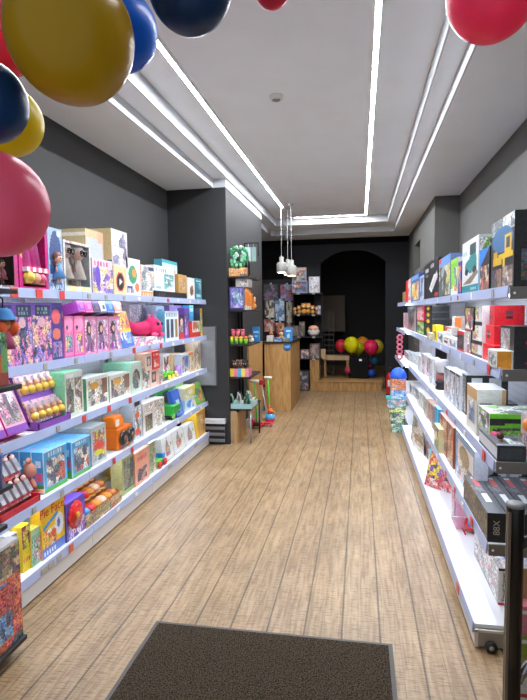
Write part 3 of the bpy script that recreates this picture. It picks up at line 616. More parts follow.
B('L', 1, 122, 135, 313, 'toy_box', 'toy box', 'blue and yellow toy box leaning back beside the dusty pink dolls, second left shelf',
  art('#e8b840', ('r', 0, 0, 1, .42, '#3c68c0'), ('v', .1, .1, .9, .42, '#3c68c0 #88a8e0 #e8f0f8 #28489a', 12, 7), ('v', .05, .5, .95, .95, '#f0a030 #f4d060 #e8e4d8 #e06030', 14, 8)), '#e8e0d0', d=.06, back=.04, tilt=14)
for i, (a, b) in enumerate([(131, 143), (143.6, 157)]):
    B('L', 1, a, b, 305, 'toy_box', 'toy box', 'plain white box with grey speckles at the back of the second left shelf, %s one' % ('nearer', 'farther')[i],
      art('#e8e6ee', ('v', .0, .0, 1, 1, '#e8e6ee #f0eef4 #e4e2ea #e8e6ee #b8b4c8', 40, 50 + i), ('l', .15, .6, .4, .66, '#a8a4b8', 3), ('l', .5, .75, .8, .8, '#b0acc0', 3)), '#dedce6', d=.08, back=.29)
o = thing('plush_toy', 'hot pink plush sea creature lying on white packs, second left shelf', 'plush toy')
yy = y_on(146, -1.96, LS[1] + .06); o.location = (-1.97, yy, LS[1] + .052)
mb = MB(); PK = cl('#e02c6c'); mb.ball((0.03, .1, .095), .095, 14, PK, sq=(1, 1.15, 1)); mb.tube([(0, .04, .09), (-.02, -.1, .09), (-.02, -.22, .10), (-.01, -.36, .14)], .07, 10, PK, .035); mb.build('body', mat('#dc2a68', .85, noise=.12, scale=60), o)
mb = MB()
for sx in (-1, 1): mb.ball((.105, .1 + sx * .04, .13), .02, 8, cl('#2a1020'))
mb.build('eye', GLOSS, o, True)
mb = MB()
for a in (.02, .18): mb.ball((.09, a, .03), .035, 8, PK, sq=(1, .7, .6))
mb.ball((.02, .06, .19), .03, 8, PK, sq=(.6, .5, 1)); mb.ball((.02, .15, .19), .03, 8, PK, sq=(.6, .5, 1)); mb.build('fin', mat('#e86090', .85, noise=.12, scale=60), o)
for i, (a, b) in enumerate([(135.5, 146), (146.5, 157), (157.5, 164)]):
    B('L', 1, a, b, 337, 'toy_pack', 'toy pack', 'flat white and pink pack under the pink plush, second left shelf, %s of three' % ('nearest', 'middle', 'farthest')[i],
      art('#e8dce4', ('v', 0, 0, 1, 1, '#f0e8ee #e8a8c0 #d86a90 #f4f0f4 #b8a0b0', 16, 60 + i)), '#e8dce4', top=art('#f0e6ec', ('v', 0, 0, 1, 1, '#f0e8ee #e8a8c0 #f4f0f4 #d890b0', 14, 63 + i)), d=.25, back=.06)
B('L', 1, 157, 165, 306, 'toy_box', 'toy box', 'tall grey blue box with dark window behind the white window box, second left shelf', art('#8c9cb0', ('r', .2, .35, .75, .9, '#4a5868'), ('v', .15, .05, .85, .3, '#d8dce4 #7a8aa0 #a8b0bc', 8, 1)), '#9ab0c4', d=.1, back=.12)
B('L', 1, 165.5, 179, 311, 'toy_box', 'toy box', 'white box with three upright dark windows, far half of the second left shelf',
  art('#dfeaf0', ('r', .08, .12, .3, .72, '#3f5a70'), ('r', .4, .12, .62, .72, '#4a5868'), ('r', .72, .12, .92, .72, '#a08850'), ('l', .08, .8, .9, .92, '#6a9ab0', 7)), '#58a8c0', d=.10, back=.04)
B('L', 1, 170, 187, 302.5, 'toy_box', 'toy box', 'wide lavender box standing behind the white window box, second left shelf', art('#a08cd0', ('e', .5, .5, .42, .42, '#b4a4dc'), ('v', .6, .1, .95, .5, '#8a6ac0 #c8b8e8 #604a9a', 8, 2)), '#9a86c8', d=.08, back=.2)
B('L', 1, 179.5, 184.5, 315, 'toy_box', 'toy box', 'narrow dark box with a red foot beside the white window box, second left shelf', art('#3a3440', ('r', 0, 0, 1, .28, '#c83040'), ('e', .5, .7, .3, .15, '#e0c0b0'), ('v', 0, .3, 1, .55, '#585060 #a8a0a8 #3a3440', 6, 3)), '#c83040', d=.07, back=.05)
B('L', 1, 185, 189.5, 308, 'toy_box', 'toy box', 'slim purple toy box in the far part of the second left shelf', art('#7450b0', ('v', .1, .1, .9, .9, '#8a68c8 #e8b060 #5a3a90 #c8a8e0', 10, 4)), '#6a48a4', d=.08, back=.06)
B('L', 1, 190, 194, 304.5, 'toy_box', 'toy box', 'tall bright sky blue box in the far part of the second left shelf', art('#4ab4e8', ('v', .1, .1, .9, .5, '#f0e8a0 #88d0f0 #e87040 #3a90d0', 9, 5), ('r', .1, .8, .9, .9, '#d8f0f8')), '#48ace0', d=.09, back=.1)
B('L', 1, 192.5, 200, 321, 'toy_pack', 'toy pack', 'small red and white pack in front of the sky blue box, second left shelf', art('#e8e0dc', ('r', 0, 0, 1, .35, '#d8382c'), ('v', .1, .4, .9, .9, '#60a048 #f0f0ea #d8382c #e0c090', 9, 6)), '#d8382c', d=.05, back=.02, key='rw')
B('L', 1, 194.8, 199, 313.5, 'toy_box', 'toy box', 'small pale box with green picture behind the red and white pack, second left shelf', art('#e4dcd0', ('e', .5, .5, .3, .3, '#78a860'), ('r', 0, .85, 1, 1, '#d07848')), '#e4dcd0', d=.07, back=.14)
B('L', 1, 200.5, 207.5, 308.5, 'toy_box', 'toy box', 'multicoloured yellow and cyan activity box, last on the second left shelf',
  art('#f0c838', ('r', .08, .4, .92, .78, '#58b8d8'), ('r', .08, .1, .92, .38, '#d87050'), ('v', .12, .15, .9, .75, '#f0e050 #50b8d8 #60a858 #e86a40 #f4ead0', 16, 7), ('r', .2, .84, .8, .94, '#e89a30')), '#34384a', d=.11, back=.05)
# --- third shelf
def carrier(name, cat, label, x0px, x1px, k, rows, cols, h, tilt, front, trim, back, d=.1):
    "tilted counter display carton; returns (object, local slots)"
    s, xf, z, y, w, _ = frame_of('L', k, x0px, x1px, 300, back)
    o = thing(name, label, cat); t = math.radians(tilt)
    mb = MB(); M = Matrix.Rotation(-t, 4, 'X')
    n = lambda l: max(1, round(l / .012))
    ux, vz = Vector((w, 0, 0)), M @ Vector((0, 0, h)); nn = M @ Vector((0, -1, 0))
    o0 = Vector((-w / 2, .0, 0.035))
    mb.sheet(o0, ux, vz, n(w), n(h), as_fn(front))
    bk = M @ Vector((0, .02, 0)); mb.sheet(o0 + bk + ux, -ux, vz, 4, 4, plain(trim)); mb.sheet(o0 + bk, -bk, vz, 1, 8, plain(trim)); mb.sheet(o0 + ux, bk, vz, 1, 8, plain(trim)); mb.sheet(o0 + vz, ux, bk, 4, 1, plain(trim))
    mb.build('display_card', PRINT, o, True, fix=False)
    mb = MB(); mb.box(-w / 2, -.05, 0, w / 2, -.045, .04, cl(trim)).box(-w / 2, -.05, 0, w / 2, h * math.sin(t) + .05, .004, cl(trim))
    for sx in (-1, 1): mb.prism([(0, 0), (.01, 0), (.01, .05), (0, .05)], -.05, h * math.sin(t) + .05, cl(trim), Matrix.Translation((sx * w / 2 - (.01 if sx > 0 else 0), 0, 0)))
    mb.build('tray', PRINT, o, True)
    place(o, s, xf, y, z)
    slots = []
    for r in range(rows):
        for c in range(cols):
            p = o0 + ux * ((c + .5) / cols) + vz * ((r + .08) / rows) + nn * .004
            slots.append((p, r, c))
    return o, slots, t, w, h, (s, xf, y, z)
def world_of(o, p):
    return Matrix.LocRotScale(o.location, o.rotation_euler, None) @ p
# two slanted pink doll boxes at the far left
for i, (a, b, w) in enumerate([(-14, 8, 'left'), (9, 30, 'right')]):
    B('L', 2, a, b, 392, 'doll_box', 'doll box', 'leaning pink doll box with grey clothes, %s one, near end of third left shelf' % w,
      art('#e89ab8', ('v', .08, .2, .92, .95, '#d88aa8 #8a7478 #5a4a50 #f0c0d0 #a890a0 #e8d0d8', 22, 70 + i), ('r', .45, .3, .62, .8, '#6a6468'), ('r', 0, 0, 1, .14, '#7a3aa8')), '#e02088', '#e02088', d=.09, back=.02, tilt=24)
o, slots, t, w, h, fr = carrier('display_carton', 'display carton', 'tilted purple trimmed display carton of yellow chick capsules, third left shelf', 31, 64, 2, 2, 5, .33, 22,
    art('#c8b8d8', ('v', 0, 0, 1, 1, '#d8c8dc #e8d870 #b080c8 #f0e8ec #e8b0b8 #c8a048', 60, 9), ('r', 0, .44, 1, .52, '#8a50b8')), '#8446a8', .075)
proto = None
for p, r, c in slots:
    if proto is None:
        q = thing('capsule_toy', 'chick figure capsule in a row', 'capsule toy', group='chick capsules in the purple trimmed carton')
        mb = MB(); mb.ball((0, -.016, .026), .026, 10, cl('#f0c848')); mb.ball((0, -.02, .062), .019, 10, cl('#e8b890')); mb.box(-.012, -.024, .078, .012, -.006, .105, cl('#e8e0e0')); mb.build('chick', GLOSS, q, True)
        MB().add([(-.027, -.0315, .02), (.027, -.0315, .02), (.027, -.0315, .118), (-.027, -.0315, .118)], [(0, 1, 2, 3)]).build('blister', CLEAR, q, fix=False); MB().box(-.028, -.003, 0, .028, 0, .125, cl('#e8c0d0')).build('card', PRINT, q, True)
        proto = q
    else: q = copy_tree(proto)
    q['label'] = '%s in the %s row of the purple trimmed chick carton' % (('chick capsule nearest the camera', 'second chick capsule from the left', 'middle chick capsule', 'fourth chick capsule from the left', 'chick capsule farthest along')[c], ('lower', 'upper')[r])
    q.location = world_of(o, p); q.rotation_euler = Euler((-t, 0, o.rotation_euler.z), 'XYZ'); q.scale = (1, 1, 1)
B('L', 2, 66, 84, 371, 'toy_box', 'toy box', 'tall green sided box with two animal windows beside the chick carton, third left shelf',
  art('#d8dcd0', ('r', .06, .1, .46, .86, '#5c6a58'), ('r', .54, .1, .94, .86, '#6a6054'), ('v', .06, .1, .46, .86, '#56684e #a8b098 #d8d0c0 #7a5c48 #3c4638', 16, 71), ('v', .54, .1, .94, .86, '#d8ccb8 #8a6a50 #5a4838 #b8b0a0 #e8e4dc', 16, 72), ('r', .1, .88, .45, .96, '#f0f0ec')), '#7ec898', d=.13, back=.05)
def animals(seed): return art('#e0e0d8', ('v', .08, .12, .92, .88, '#a8a498 #e8e4d8 #7a6e60 #c8c4b8 #5a5a58 #d8b8a0 #8a9a88', 26, seed), ('e', .35, .72, .2, .12, '#e0a848'), ('r', .7, .4, .95, .9, '#8a6450'))
B('L', 2, 87, 109, 376, 'toy_box', 'toy box', 'animal figure box with orange bird and green side, nearer of two, third left shelf', animals(73), '#78b088', '#c8ccc4', d=.16, back=.06)
B('L', 2, 110, 131, 373.5, 'toy_box', 'toy box', 'animal figure box with an orange bird, farther of the two on the third left shelf', animals(74), '#88b898', '#d0d0c8', d=.16, back=.06, key='anim2')
B('L', 2, 131.5, 142, 362, 'toy_box', 'toy box', 'mint green topped box with an oval dark window, middle of the third left shelf', art('#c8d8cc', ('e', .5, .45, .36, .32, '#4a5650'), ('v', .2, .2, .8, .65, '#58645c #a8b0a8 #3a423e #8a7a6a', 9, 75)), '#9ad8b4', '#9ad8b4', d=.24, back=.06)
B('L', 2, 113, 141, 352, 'toy_box', 'toy box', 'large white box with red square mark at the back of the third left shelf', art('#e6e6ea', ('r', .03, .1, .2, .3, '#d82a30'), ('l', .05, .62, .95, .72, '#8a8c94', 14), ('l', .05, .45, .9, .52, '#a0a2aa', 14)), '#dddde2', d=.04, back=.36)
B('L', 2, 142.5, 150, 366, 'toy_box', 'toy box', 'beige box with small brown pictures beside the mint box, third left shelf', art('#d8ccc0', ('v', .05, .05, .95, .95, MIX, 16, 76)), '#c8bcae', d=.12, back=.06)
B('L', 2, 150.5, 159, 369, 'toy_box', 'toy box', 'peach box with a dark picture, under the matching framed box, third left shelf', art('#e8c8b4', ('r', .15, .3, .7, .85, '#4a4a5c'), ('e', .42, .55, .16, .18, '#c89a80'), ('r', .72, .1, .95, .9, '#e0a890')), '#e0bca8', d=.13, back=.05, key='peach')
B('L', 2, 145.5, 152.5, 353, 'toy_box', 'toy box', 'small framed picture box on top of the peach box, third left shelf', art('#e8d0c0', ('r', .2, .25, .8, .8, '#48506a'), ('e', .5, .5, .2, .2, '#d8b8a0')), '#d8a890', d=.10, on='peach', back=.05)
B('L', 2, 153, 160, 351, 'toy_box', 'toy box', 'bright red box on top of the peach box, third left shelf', art('#e03428', ('v', .2, .15, .8, .6, '#f0e8e0 #e03428 #b82820 #f0a090', 9, 77), ('l', .1, .72, .9, .86, '#f4d8d0', 4)), '#d03024', d=.11, on='peach', back=.04)
B('L', 2, 159.5, 163, 372, 'toy_pack', 'toy pack', 'narrow grey and brown pack right of the peach box, third left shelf', art('#a89c90', ('v', 0, 0, 1, 1, '#c86a58 #a89c90 #e0d8d0 #6a5a50', 9, 78)), '#a89c90', d=.06, back=.05)
B('L', 2, 163.5, 172, 354, 'toy_box', 'toy box', 'white box with red cartoon figures behind the crocodile toy, third left shelf', art('#ece6e2', ('v', .08, .35, .92, .92, '#e8e2de #d84a38 #3a3a48 #f0b080 #88a8c8', 16, 79), ('r', .1, .05, .9, .25, '#b8a0c8')), '#e0dad4', d=.09, back=.18)
B('L', 2, 172.5, 181.5, 353.5, 'toy_box', 'toy box', 'kraft box with a round wooden emblem, far part of the third left shelf', art('#dcc090', ('e', .55, .45, .28, .3, '#a87840'), ('e', .55, .45, .18, .2, '#d0a868')), '#e0c898', d=.10, back=.15)
B('L', 2, 182, 189, 354, 'toy_box', 'toy box', 'blue and white box with a boy picture, far part of the third left shelf', art('#d8e0ea', ('v', .05, .1, .95, .9, '#3a64b8 #e8ecf4 #7898d0 #e0b898 #2a4080', 16, 80)), '#c8d4e4', d=.09, back=.07)
B('L', 2, 189.5, 193.5, 352, 'toy_box', 'toy box', 'slim tan box with an orange cap beside the blue boy box, third left shelf', art('#d0b088', ('r', 0, .85, 1, 1, '#d87a40'), ('v', .1, .1, .9, .8, '#d8c0a0 #a88058 #e8dcc8', 8, 81)), '#c8a880', d=.08, back=.08)
B('L', 2, 194, 201, 341, 'toy_box', 'toy box', 'tall upright cream box full of wooden blocks, last on the third left shelf', art('#d8c4a4', ('v', .1, .02, .9, .98, '#c8a878 #e8dcc8 #b08858 #dcd0b8 #a09080', 30, 82)), '#cdb896', d=.10, back=.07)
# crocodile toy
q = thing('crocodile_toy', 'lime green crocodile pull toy with yellow wheels, third left shelf', 'toy animal'); y = y_on(169, -1.90, LS[2])
mb = MB(); g = cl('#6ac82c')
mb.ball((0, 0, .055), .05, 10, g, sq=(.8, 1.5, .8)); mb.ball((0, -.1, .06), .042, 10, g, sq=(.8, 1.4, .8)); mb.tube([(0, .06, .055), (0, .16, .05)], .035, 8, g, .012); mb.build('body', GLOSS, q, True)
mb = MB()
for sy in (-.06, .05):
    for sx in (-.042, .042): mb.lathe([(.024, -.008), (.026, 0), (.024, .008)], 12, Matrix.Translation((sx, sy, .026)) @ Matrix.Rotation(PI / 2, 4, 'Y'), cl('#f0d828'))
mb.build('wheel', GLOSS, q, True)
mb = MB(); mb.ball((.02, -.08, .10), .014, 8, cl('#f4f4f0')); mb.ball((-.02, -.08, .10), .014, 8, cl('#f4f4f0')); mb.ball((.026, -.09, .102), .007, 8, cl('#202020')); mb.build('eye', GLOSS, q, True)
q.location = (-1.915, y, LS[2] + .001)
q = thing('snail_toy', 'small lilac snail toy beside the lime crocodile on the third left shelf', 'toy animal'); y = y_on(178, -1.89, LS[2])
mb = MB(); mb.lathe([(.05, -.02), (.056, 0), (.05, .02)], 14, Matrix.Translation((0, .01, .066)) @ Matrix.Rotation(PI / 2, 4, 'Y'), cl('#b888d8')); mb.build('shell', GLOSS, q, True)
mb = MB(); mb.ball((0, -.01, .017), .02, 10, cl('#e8d080'), sq=(.8, 3.5, .8)); mb.ball((0, -.075, .045), .026, 10, cl('#e8d080')); mb.build('body', GLOSS, q, True)
q.location = (-1.89, y, LS[2] + .001)
# --- fourth shelf: red carton of silver packs
o, slots, t, w, h, fr = carrier('display_carton', 'display carton', 'tilted red display carton of silver doll capsules, near end of the fourth left shelf', -9, 33, 3, 2, 6, .27, 30,
    art('#c83038', ('v', 0, 0, 1, 1, '#d83a40 #a82028 #e89090 #f0d8d8 #8a8a90 #e05058', 70, 10), ('r', 0, .94, 1, 1, '#e8e0e0')), '#c8242c', .07)
proto = None
for p, r, c in slots:
    if proto is None:
        q = thing('capsule_toy', 'silver doll capsule', 'capsule toy', group='silver doll capsules in the red carton')
        mb = MB(); mb.box(-.018, -.028, .012, .018, -.004, .085, cl('#a8a8ac')); mb.build('capsule', GLOSS, q, True)
        mb = MB(); mb.ball((0, -.018, .1), .018, 8, cl('#e8c0b0')); mb.ball((0, -.012, .106), .018, 8, cl('#3a2a2c')); mb.build('doll_head', GLOSS, q, True)
        MB().box(-.024, -.003, 0, .024, 0, .118, cl('#e0484c')).build('card', PRINT, q, True); proto = q
    else: q = copy_tree(proto)
    q['label'] = '%s, %s row of the tilted red carton' % (('silver doll capsule nearest the camera', 'second silver doll capsule from the left', 'third silver doll capsule from the left', 'fourth silver doll capsule from the left', 'fifth silver doll capsule from the left', 'silver doll capsule farthest along')[c], ('lower', 'upper')[r])
    q.location = world_of(o, p); q.rotation_euler = Euler((-t, 0, o.rotation_euler.z), 'XYZ')
# pig plush
q = thing('plush_pig', 'peach plush pig doll in a red dress beside the red carton, fourth left shelf', 'plush toy'); y = y_on(38.5, -1.92, LS[3])
SK = mat('#eba488', .8, noise=.06, scale=60)
MB().lathe([(.06, 0), (.066, .03), (.04, .09), (.025, .11)], 14, None, cl('#c83a34')).build('dress', mat('#d0433c', .85), q)
MB().ball((0, 0, .155), .066, 14, sq=(.95, 1, .9)).ball((.062, -.01, .145), .024, 10).ball((0, -.045, .215), .02, 8).ball((0, .045, .215), .02, 8).build('head', SK, q)
for sx in (-1, 1):
    MB().tube([(.02, sx * .04, .09), (.06, sx * .07, .06)], .014, 8).build('arm', SK, q); MB().tube([(.04, sx * .03, .018), (.10, sx * .035, .018)], .017, 8).build('leg', SK, q)
    MB().ball((.058, sx * .025 - .005, .18), .007, 8).build('eye', mat('#201818', .3), q)
q.scale = (.88, .88, .95); q.location = (-1.95, y, LS[3] + .001)
# blue boxes, two columns four deep
def blue(seed): return art('#58aee0', ('r', .1, .12, .9, .8, '#46586e'), ('v', .1, .12, .9, .8, '#5a6a80 #d8e0e8 #c85a48 #8898a8 #3a4a60 #e8d8c8', 26, seed), ('r', 0, 0, 1, .1, '#58b048'), ('l', .2, .84, .8, .94, '#e8f4fa', 6), ('r', 0, .97, 1, 1, '#e4eef4'))
for c, (a, b, tp, cn) in enumerate([(45, 68, 447, 'near'), (73, 91, 438, 'far')]):
    for r in range(4):
        B('L', 3, a, b, tp, 'toy_box', 'toy box', 'blue cartoon figure set box on the fourth left shelf, %s column, %s' % (cn, ('front of four', 'second row', 'third row', 'back row')[r]),
          blue(90 + c * 4 + r), art('#4aa4dc', ('r', 0, 0, 1, .22, '#50b040'), ('r', .2, .3, .8, .5, '#e86a98'), ('r', .25, .62, .7, .8, '#d8f0fa'), ('r', .92, 0, 1, 1, '#e4eef4')), art('#6cbcea', ('r', 0, 0, 1, .12, '#eaf3f8'), ('r', 0, .9, 1, 1, '#e4f0f6'), ('e', .3, .5, .08, .2, '#d890b0')), d=.077, back=(.055 if c == 0 else .045), key='blue%d%d' % (c, r)) if r == 0 else None
for c in (0, 1):
    src = PLACED['blue%d0' % c][0]
    for r in (1, 2, 3):
        q = src.copy(); C.objects.link(q); q.location.x -= .0795 * r
        q['label'] = 'blue cartoon figure set box on the fourth left shelf, %s column, %s' % (('near', 'far')[c], ('', 'second row', 'third row', 'back row')[r])
B('L', 3, 92, 107, 425, 'toy_box', 'toy box', 'grey box with red and yellow cars beside the blue boxes, fourth left shelf', art('#c4cac8', ('r', .1, .1, .9, .88, '#687078'), ('v', .1, .1, .9, .88, '#8a949a #d8463a #e0d040 #b8bcc0 #5a646a #d86a50', 26, 98), ('e', .45, .3, .26, .07, '#d8dc40'), ('e', .55, .48, .3, .08, '#e0503c')), '#a8b0ac', '#8a9490', d=.32, back=.05)
q = thing('toy_garage', 'orange toy carry case with black wheel front and orange handle on top, fourth left shelf', 'toy'); y = y_on(118, -1.93, LS[3]); OR = cl('#f07a18')
mb = MB(); mb.box(-.085, -.13, 0, .085, .13, .17, OR); mb.build('case', mat('#ee7612', .35), q, bevel=.015)
for yy_ in (-.062, .066):
    mb = MB(); mb.lathe([(.062, 0), (.066, .01), (.06, .022), (.03, .026)], 18, Matrix.Translation((.09, yy_, .085)) @ Matrix.Rotation(PI / 2, 4, 'Y'), cl('#1c1c1e')); w_ = mb.build('wheel', GLOSS, q, True)
    MB().lathe([(.028, .026), (.02, .034)], 12, Matrix.Translation((.09, yy_, .085)) @ Matrix.Rotation(PI / 2, 4, 'Y'), cl('#7a4a28')).build('hub', GLOSS, w_, True)
MB().prism([(-.07, .17), (.07, .17), (.05, .26), (-.05, .26)], -.12, .03).build('handle', mat('#f2821c', .35), q, bevel=.012)
MB().box(.06, -.12, .19, .068, -.07, .24).build('sticker', mat('#f0e0d0', .4), q)
MB().ball((.0, .06, .2), .04, 10).build('button', mat('#8ad028', .4), q)
q.location = (-1.945, y, LS[3] + .001)
B('L', 3, 121.5, 133, 406, 'toy_box', 'toy box', 'white box with orange dot and green foot by the orange case, fourth left shelf', art('#e6e8e4', ('e', .35, .68, .14, .1, '#e87038'), ('v', .5, .1, .95, .55, '#c8d0c8 #8a9a90 #e8e8e4 #60686a', 12, 99), ('r', 0, 0, 1, .1, '#68b050')), '#d8dcd8', d=.1, back=.17)
B('L', 3, 133.5, 142.5, 400, 'toy_box', 'toy box', 'pale blue box with two orange robot figures stacked in it, fourth left shelf', art('#c8d4e0', ('v', .1, .05, .9, .95, '#b8c8d8 #e8ecf0 #606878 #d8dce0 #8898a8', 24, 100), ('e', .5, .62, .25, .08, '#e8703a'), ('e', .5, .2, .28, .1, '#e0562c'), ('r', .2, .86, .8, .96, '#2c2c34')), '#a8bccc', d=.12, back=.06)
B('L', 3, 143.5, 155, 402, 'toy_box', 'toy box', 'white box with a framed brown and green window, middle of the fourth left shelf', art('#e0dad2', ('r', .2, .1, .8, .6, '#6a4a38'), ('v', .22, .12, .78, .58, '#4a7a40 #8a5a3a #b88858 #3c4a30', 10, 101), ('v', .1, .65, .9, .95, '#e8e4dc #b8a898 #d8c8b8', 8, 102)), '#d4ccc4', d=.12, back=.06, key='brownwin')
B('L', 3, 143, 150, 391, 'toy_box', 'toy box', 'white box with grey bird picture standing behind the framed window box, fourth left shelf', art('#e4e4e4', ('v', .15, .3, .85, .9, '#9a9aa0 #e8e8ea #585a64 #c8c8cc', 12, 103)), '#d8d8d8', d=.09, back=.24)
B('L', 3, 155.5, 163.5, 398, 'toy_box', 'toy box', 'cream box with pale animals and green corner, left of the green truck, fourth left shelf', art('#e4e0d4', ('v', .05, .05, .95, .95, '#e8e4da #c0b8a8 #8aa878 #d8d4c8 #a89880', 18, 104)), '#dcd8cc', d=.1, back=.07, rz=-8)
q = thing('toy_truck', 'bright green toy tipper truck on the fourth left shelf', 'toy vehicle'); y = y_on(169.3, -1.92, LS[3]); GR = mat('#2fae3c', .4)
MB().prism([(-.075, .05), (.075, .05), (.095, .16), (-.09, .16)], -.13, .08, (1, 1, 1)).build('tipper_bed', GR, q, bevel=.006)
MB().box(-.07, .085, .035, .07, .17, .15).build('cab', mat('#259a34', .4), q, bevel=.01); MB().box(-.06, -.13, .03, .06, .16, .05).build('chassis', mat('#2c2e30', .5), q)
for sx in (-1, 1):
    for wy in (-.085, .1): MB().lathe([(.032, -.012), (.036, 0), (.032, .012)], 14, Matrix.Translation((sx * .066, wy, .036)) @ Matrix.Rotation(PI / 2, 4, 'Y')).build('wheel', mat('#7ac050' if wy < 0 else '#222426', .4), q)
q.scale = (.85, .85, .9); q.location = (-1.905, y, LS[3] + .001)
B('L', 3, 163, 174, 390, 'toy_box', 'toy box', 'green and black vehicle box standing behind the green truck, fourth left shelf', art('#2c6a34', ('r', 0, .55, .5, 1, '#26302c'), ('r', .5, .3, 1, 1, '#40c048'), ('v', .1, .1, .9, .5, '#308a3a #d8e0d8 #1c2a20', 9, 105)), '#44c050', '#50c060', d=.1, back=.22)
B('L', 3, 177.3, 184.5, 391, 'toy_box', 'toy box', 'royal blue box leaning back with a white square, far part of the fourth left shelf', art('#3a64c0', ('r', .3, .35, .75, .62, '#c8d8f0'), ('v', .05, .05, .95, .3, '#3a64c0 #5a84d8 #2a4898', 8, 106)), '#305ab4', d=.05, back=.03, tilt=14)
B('L', 3, 176, 184, 383, 'toy_box', 'toy box', 'light green white box behind the royal blue box, fourth left shelf', art('#d8e4e0', ('r', 0, .8, 1, 1, '#78b860'), ('v', .1, .1, .9, .7, '#b8d0d8 #e8f0ee #88a8b8', 9, 107)), '#cfe0dc', d=.08, back=.2)
B('L', 3, 185, 196.5, 397.5, 'toy_box', 'toy box', 'blue and white toddler toy box under the yellow box, fourth left shelf', art('#c8dcec', ('e', .4, .5, .22, .3, '#4a90d0'), ('v', .5, .1, .95, .9, '#e8c098 #d8e8f0 #68a0d0 #e0e8ea', 12, 108)), '#b4cfe4', d=.13, back=.06, key='toddler')
B('L', 3, 184.5, 195, 386.5, 'toy_box', 'toy box', 'yellow box with white bird stacked on the blue toddler box, fourth left shelf', art('#ecd85a', ('e', .6, .5, .2, .25, '#f0f0e8'), ('v', .05, .1, .4, .9, '#c8d8a0 #f0e070 #e8e8d8', 7, 109)), '#e8e4c8', d=.12, on='toddler', back=.07)
B('L', 3, 196.8, 206, 384, 'board_game', 'board game', 'leaning game box with red, green and orange vegetables, end of fourth left shelf', art('#68a848', ('p', [(0, .5), (.6, 1), (0, 1)], '#d8402c'), ('v', .3, .1, .95, .7, '#78b850 #e88a30 #d8402c #f0e0c0 #4a8038', 14, 110)), '#e0d8c0', d=.05, back=.03, tilt=18)
# --- base shelf
for i, (a, b, tp, c1, c2, lb) in enumerate([(10, 23, 532, '#dfe0e2', '#5a4aa0 #e8e8ea #b8b8c8', 'white and purple puzzle box at the near end of the left base shelf'), (23.5, 32, 524, '#f0d020', '#f0d020 #78c030 #e8a020 #a03030', 'yellow game box with green corner beside the white puzzle, left base shelf')]):
    B('L', 4, a, b, tp, 'puzzle_box', 'puzzle', lb, art(c1, ('v', 0, .5, 1, 1, c2, 12, 111 + i), ('l', .1, .2, .9, .3, '#d8304c', 4)), c1, d=.07, back=.10 + i * -.03)
B('L', 4, 32.3, 42, 527, 'puzzle_box', 'puzzle', 'mint green activity box with small pink animals, left base shelf', art('#8cc8a8', ('v', .06, .06, .94, .7, '#98d0b0 #c8e0d0 #d888a0 #78b898 #e8d0c0 #689880', 22, 113), ('r', 0, .84, 1, 1, '#b8d8a8')), '#e0d860', d=.07, back=.06)
pf = B('L', 4, 42.6, 66, 499, 'board_game', 'board game', 'yellow family game box with red title and pie throwing cartoon, left base shelf',
  art('#f2c21e', ('r', 0, 0, 1, .18, '#6a88d8'), ('v', .05, .18, .6, .52, '#f0a030 #f4c860 #d87828 #f2c21e #e8e0d0', 18, 114), ('e', .75, .5, .18, .22, '#dfe6ee'), ('e', .72, .52, .06, .1, '#5a6ab0'), ('p', [(.08, .52), (.7, .7), (.7, .78), (.08, .6)], '#2a90d8'), ('e', .5, .4, .1, .07, '#d85a3a'), ('l', .08, .04, .6, .12, '#e8ecf6', 5)), '#e8b818', d=.07, back=.05)
lettering('Pie Face!', .078, '#cc2a22', pf, (-.0, -.002, pf.dimensions.z * .865), (PI / 2, 0, 0), 'lettering')
q = thing('flower_game_box', 'purple game box with a big red petal wheel on its front, left base shelf', 'board game')
s, xf, z, y, w, h = frame_of('L', 4, 66.8, 86, 498, .04)
carton(MB(), w, .09, h, art('#6a4cc0', ('v', 0, 0, 1, .45, '#7a5cd0 #b0a0e8 #5838a8 #e8e0f4 #a84890', 18, 115), ('l', .2, .08, .9, .2, '#e8e0f8', 6), ('p', [(.3, .3), (.9, .5), (.9, .58), (.3, .38)], '#58b0e8')), '#4a3090', '#5a3ca8', .012).build('carton', PRINT, q, True, fix=False)
mb = MB(); Rr = min(w, h) * .42
for k in range(12):
    a0_ = 2 * PI * k / 12; mb.ball((math.cos(a0_) * Rr * .62 - w * .06, -.008, h * .60 + math.sin(a0_) * Rr * .62), Rr * .32, 8, cl('#e01818'), sq=(1, .3, 1))
mb.lathe([(Rr * .7, -.006), (Rr * .7, .012)], 24, Matrix.Translation((-w * .06, -.006, h * .60)) @ Matrix.Rotation(PI / 2, 4, 'X'), cl('#d81414')); pw = mb.build('petal_wheel', GLOSS, q, True)
mb = MB(); mb.ball((-w * .06, -.024, h * .60), Rr * .2, 12, cl('#f0b020'), sq=(1, .5, 1)); mb.build('wheel_centre', GLOSS, pw, True)
place(q, s, xf, y, z)
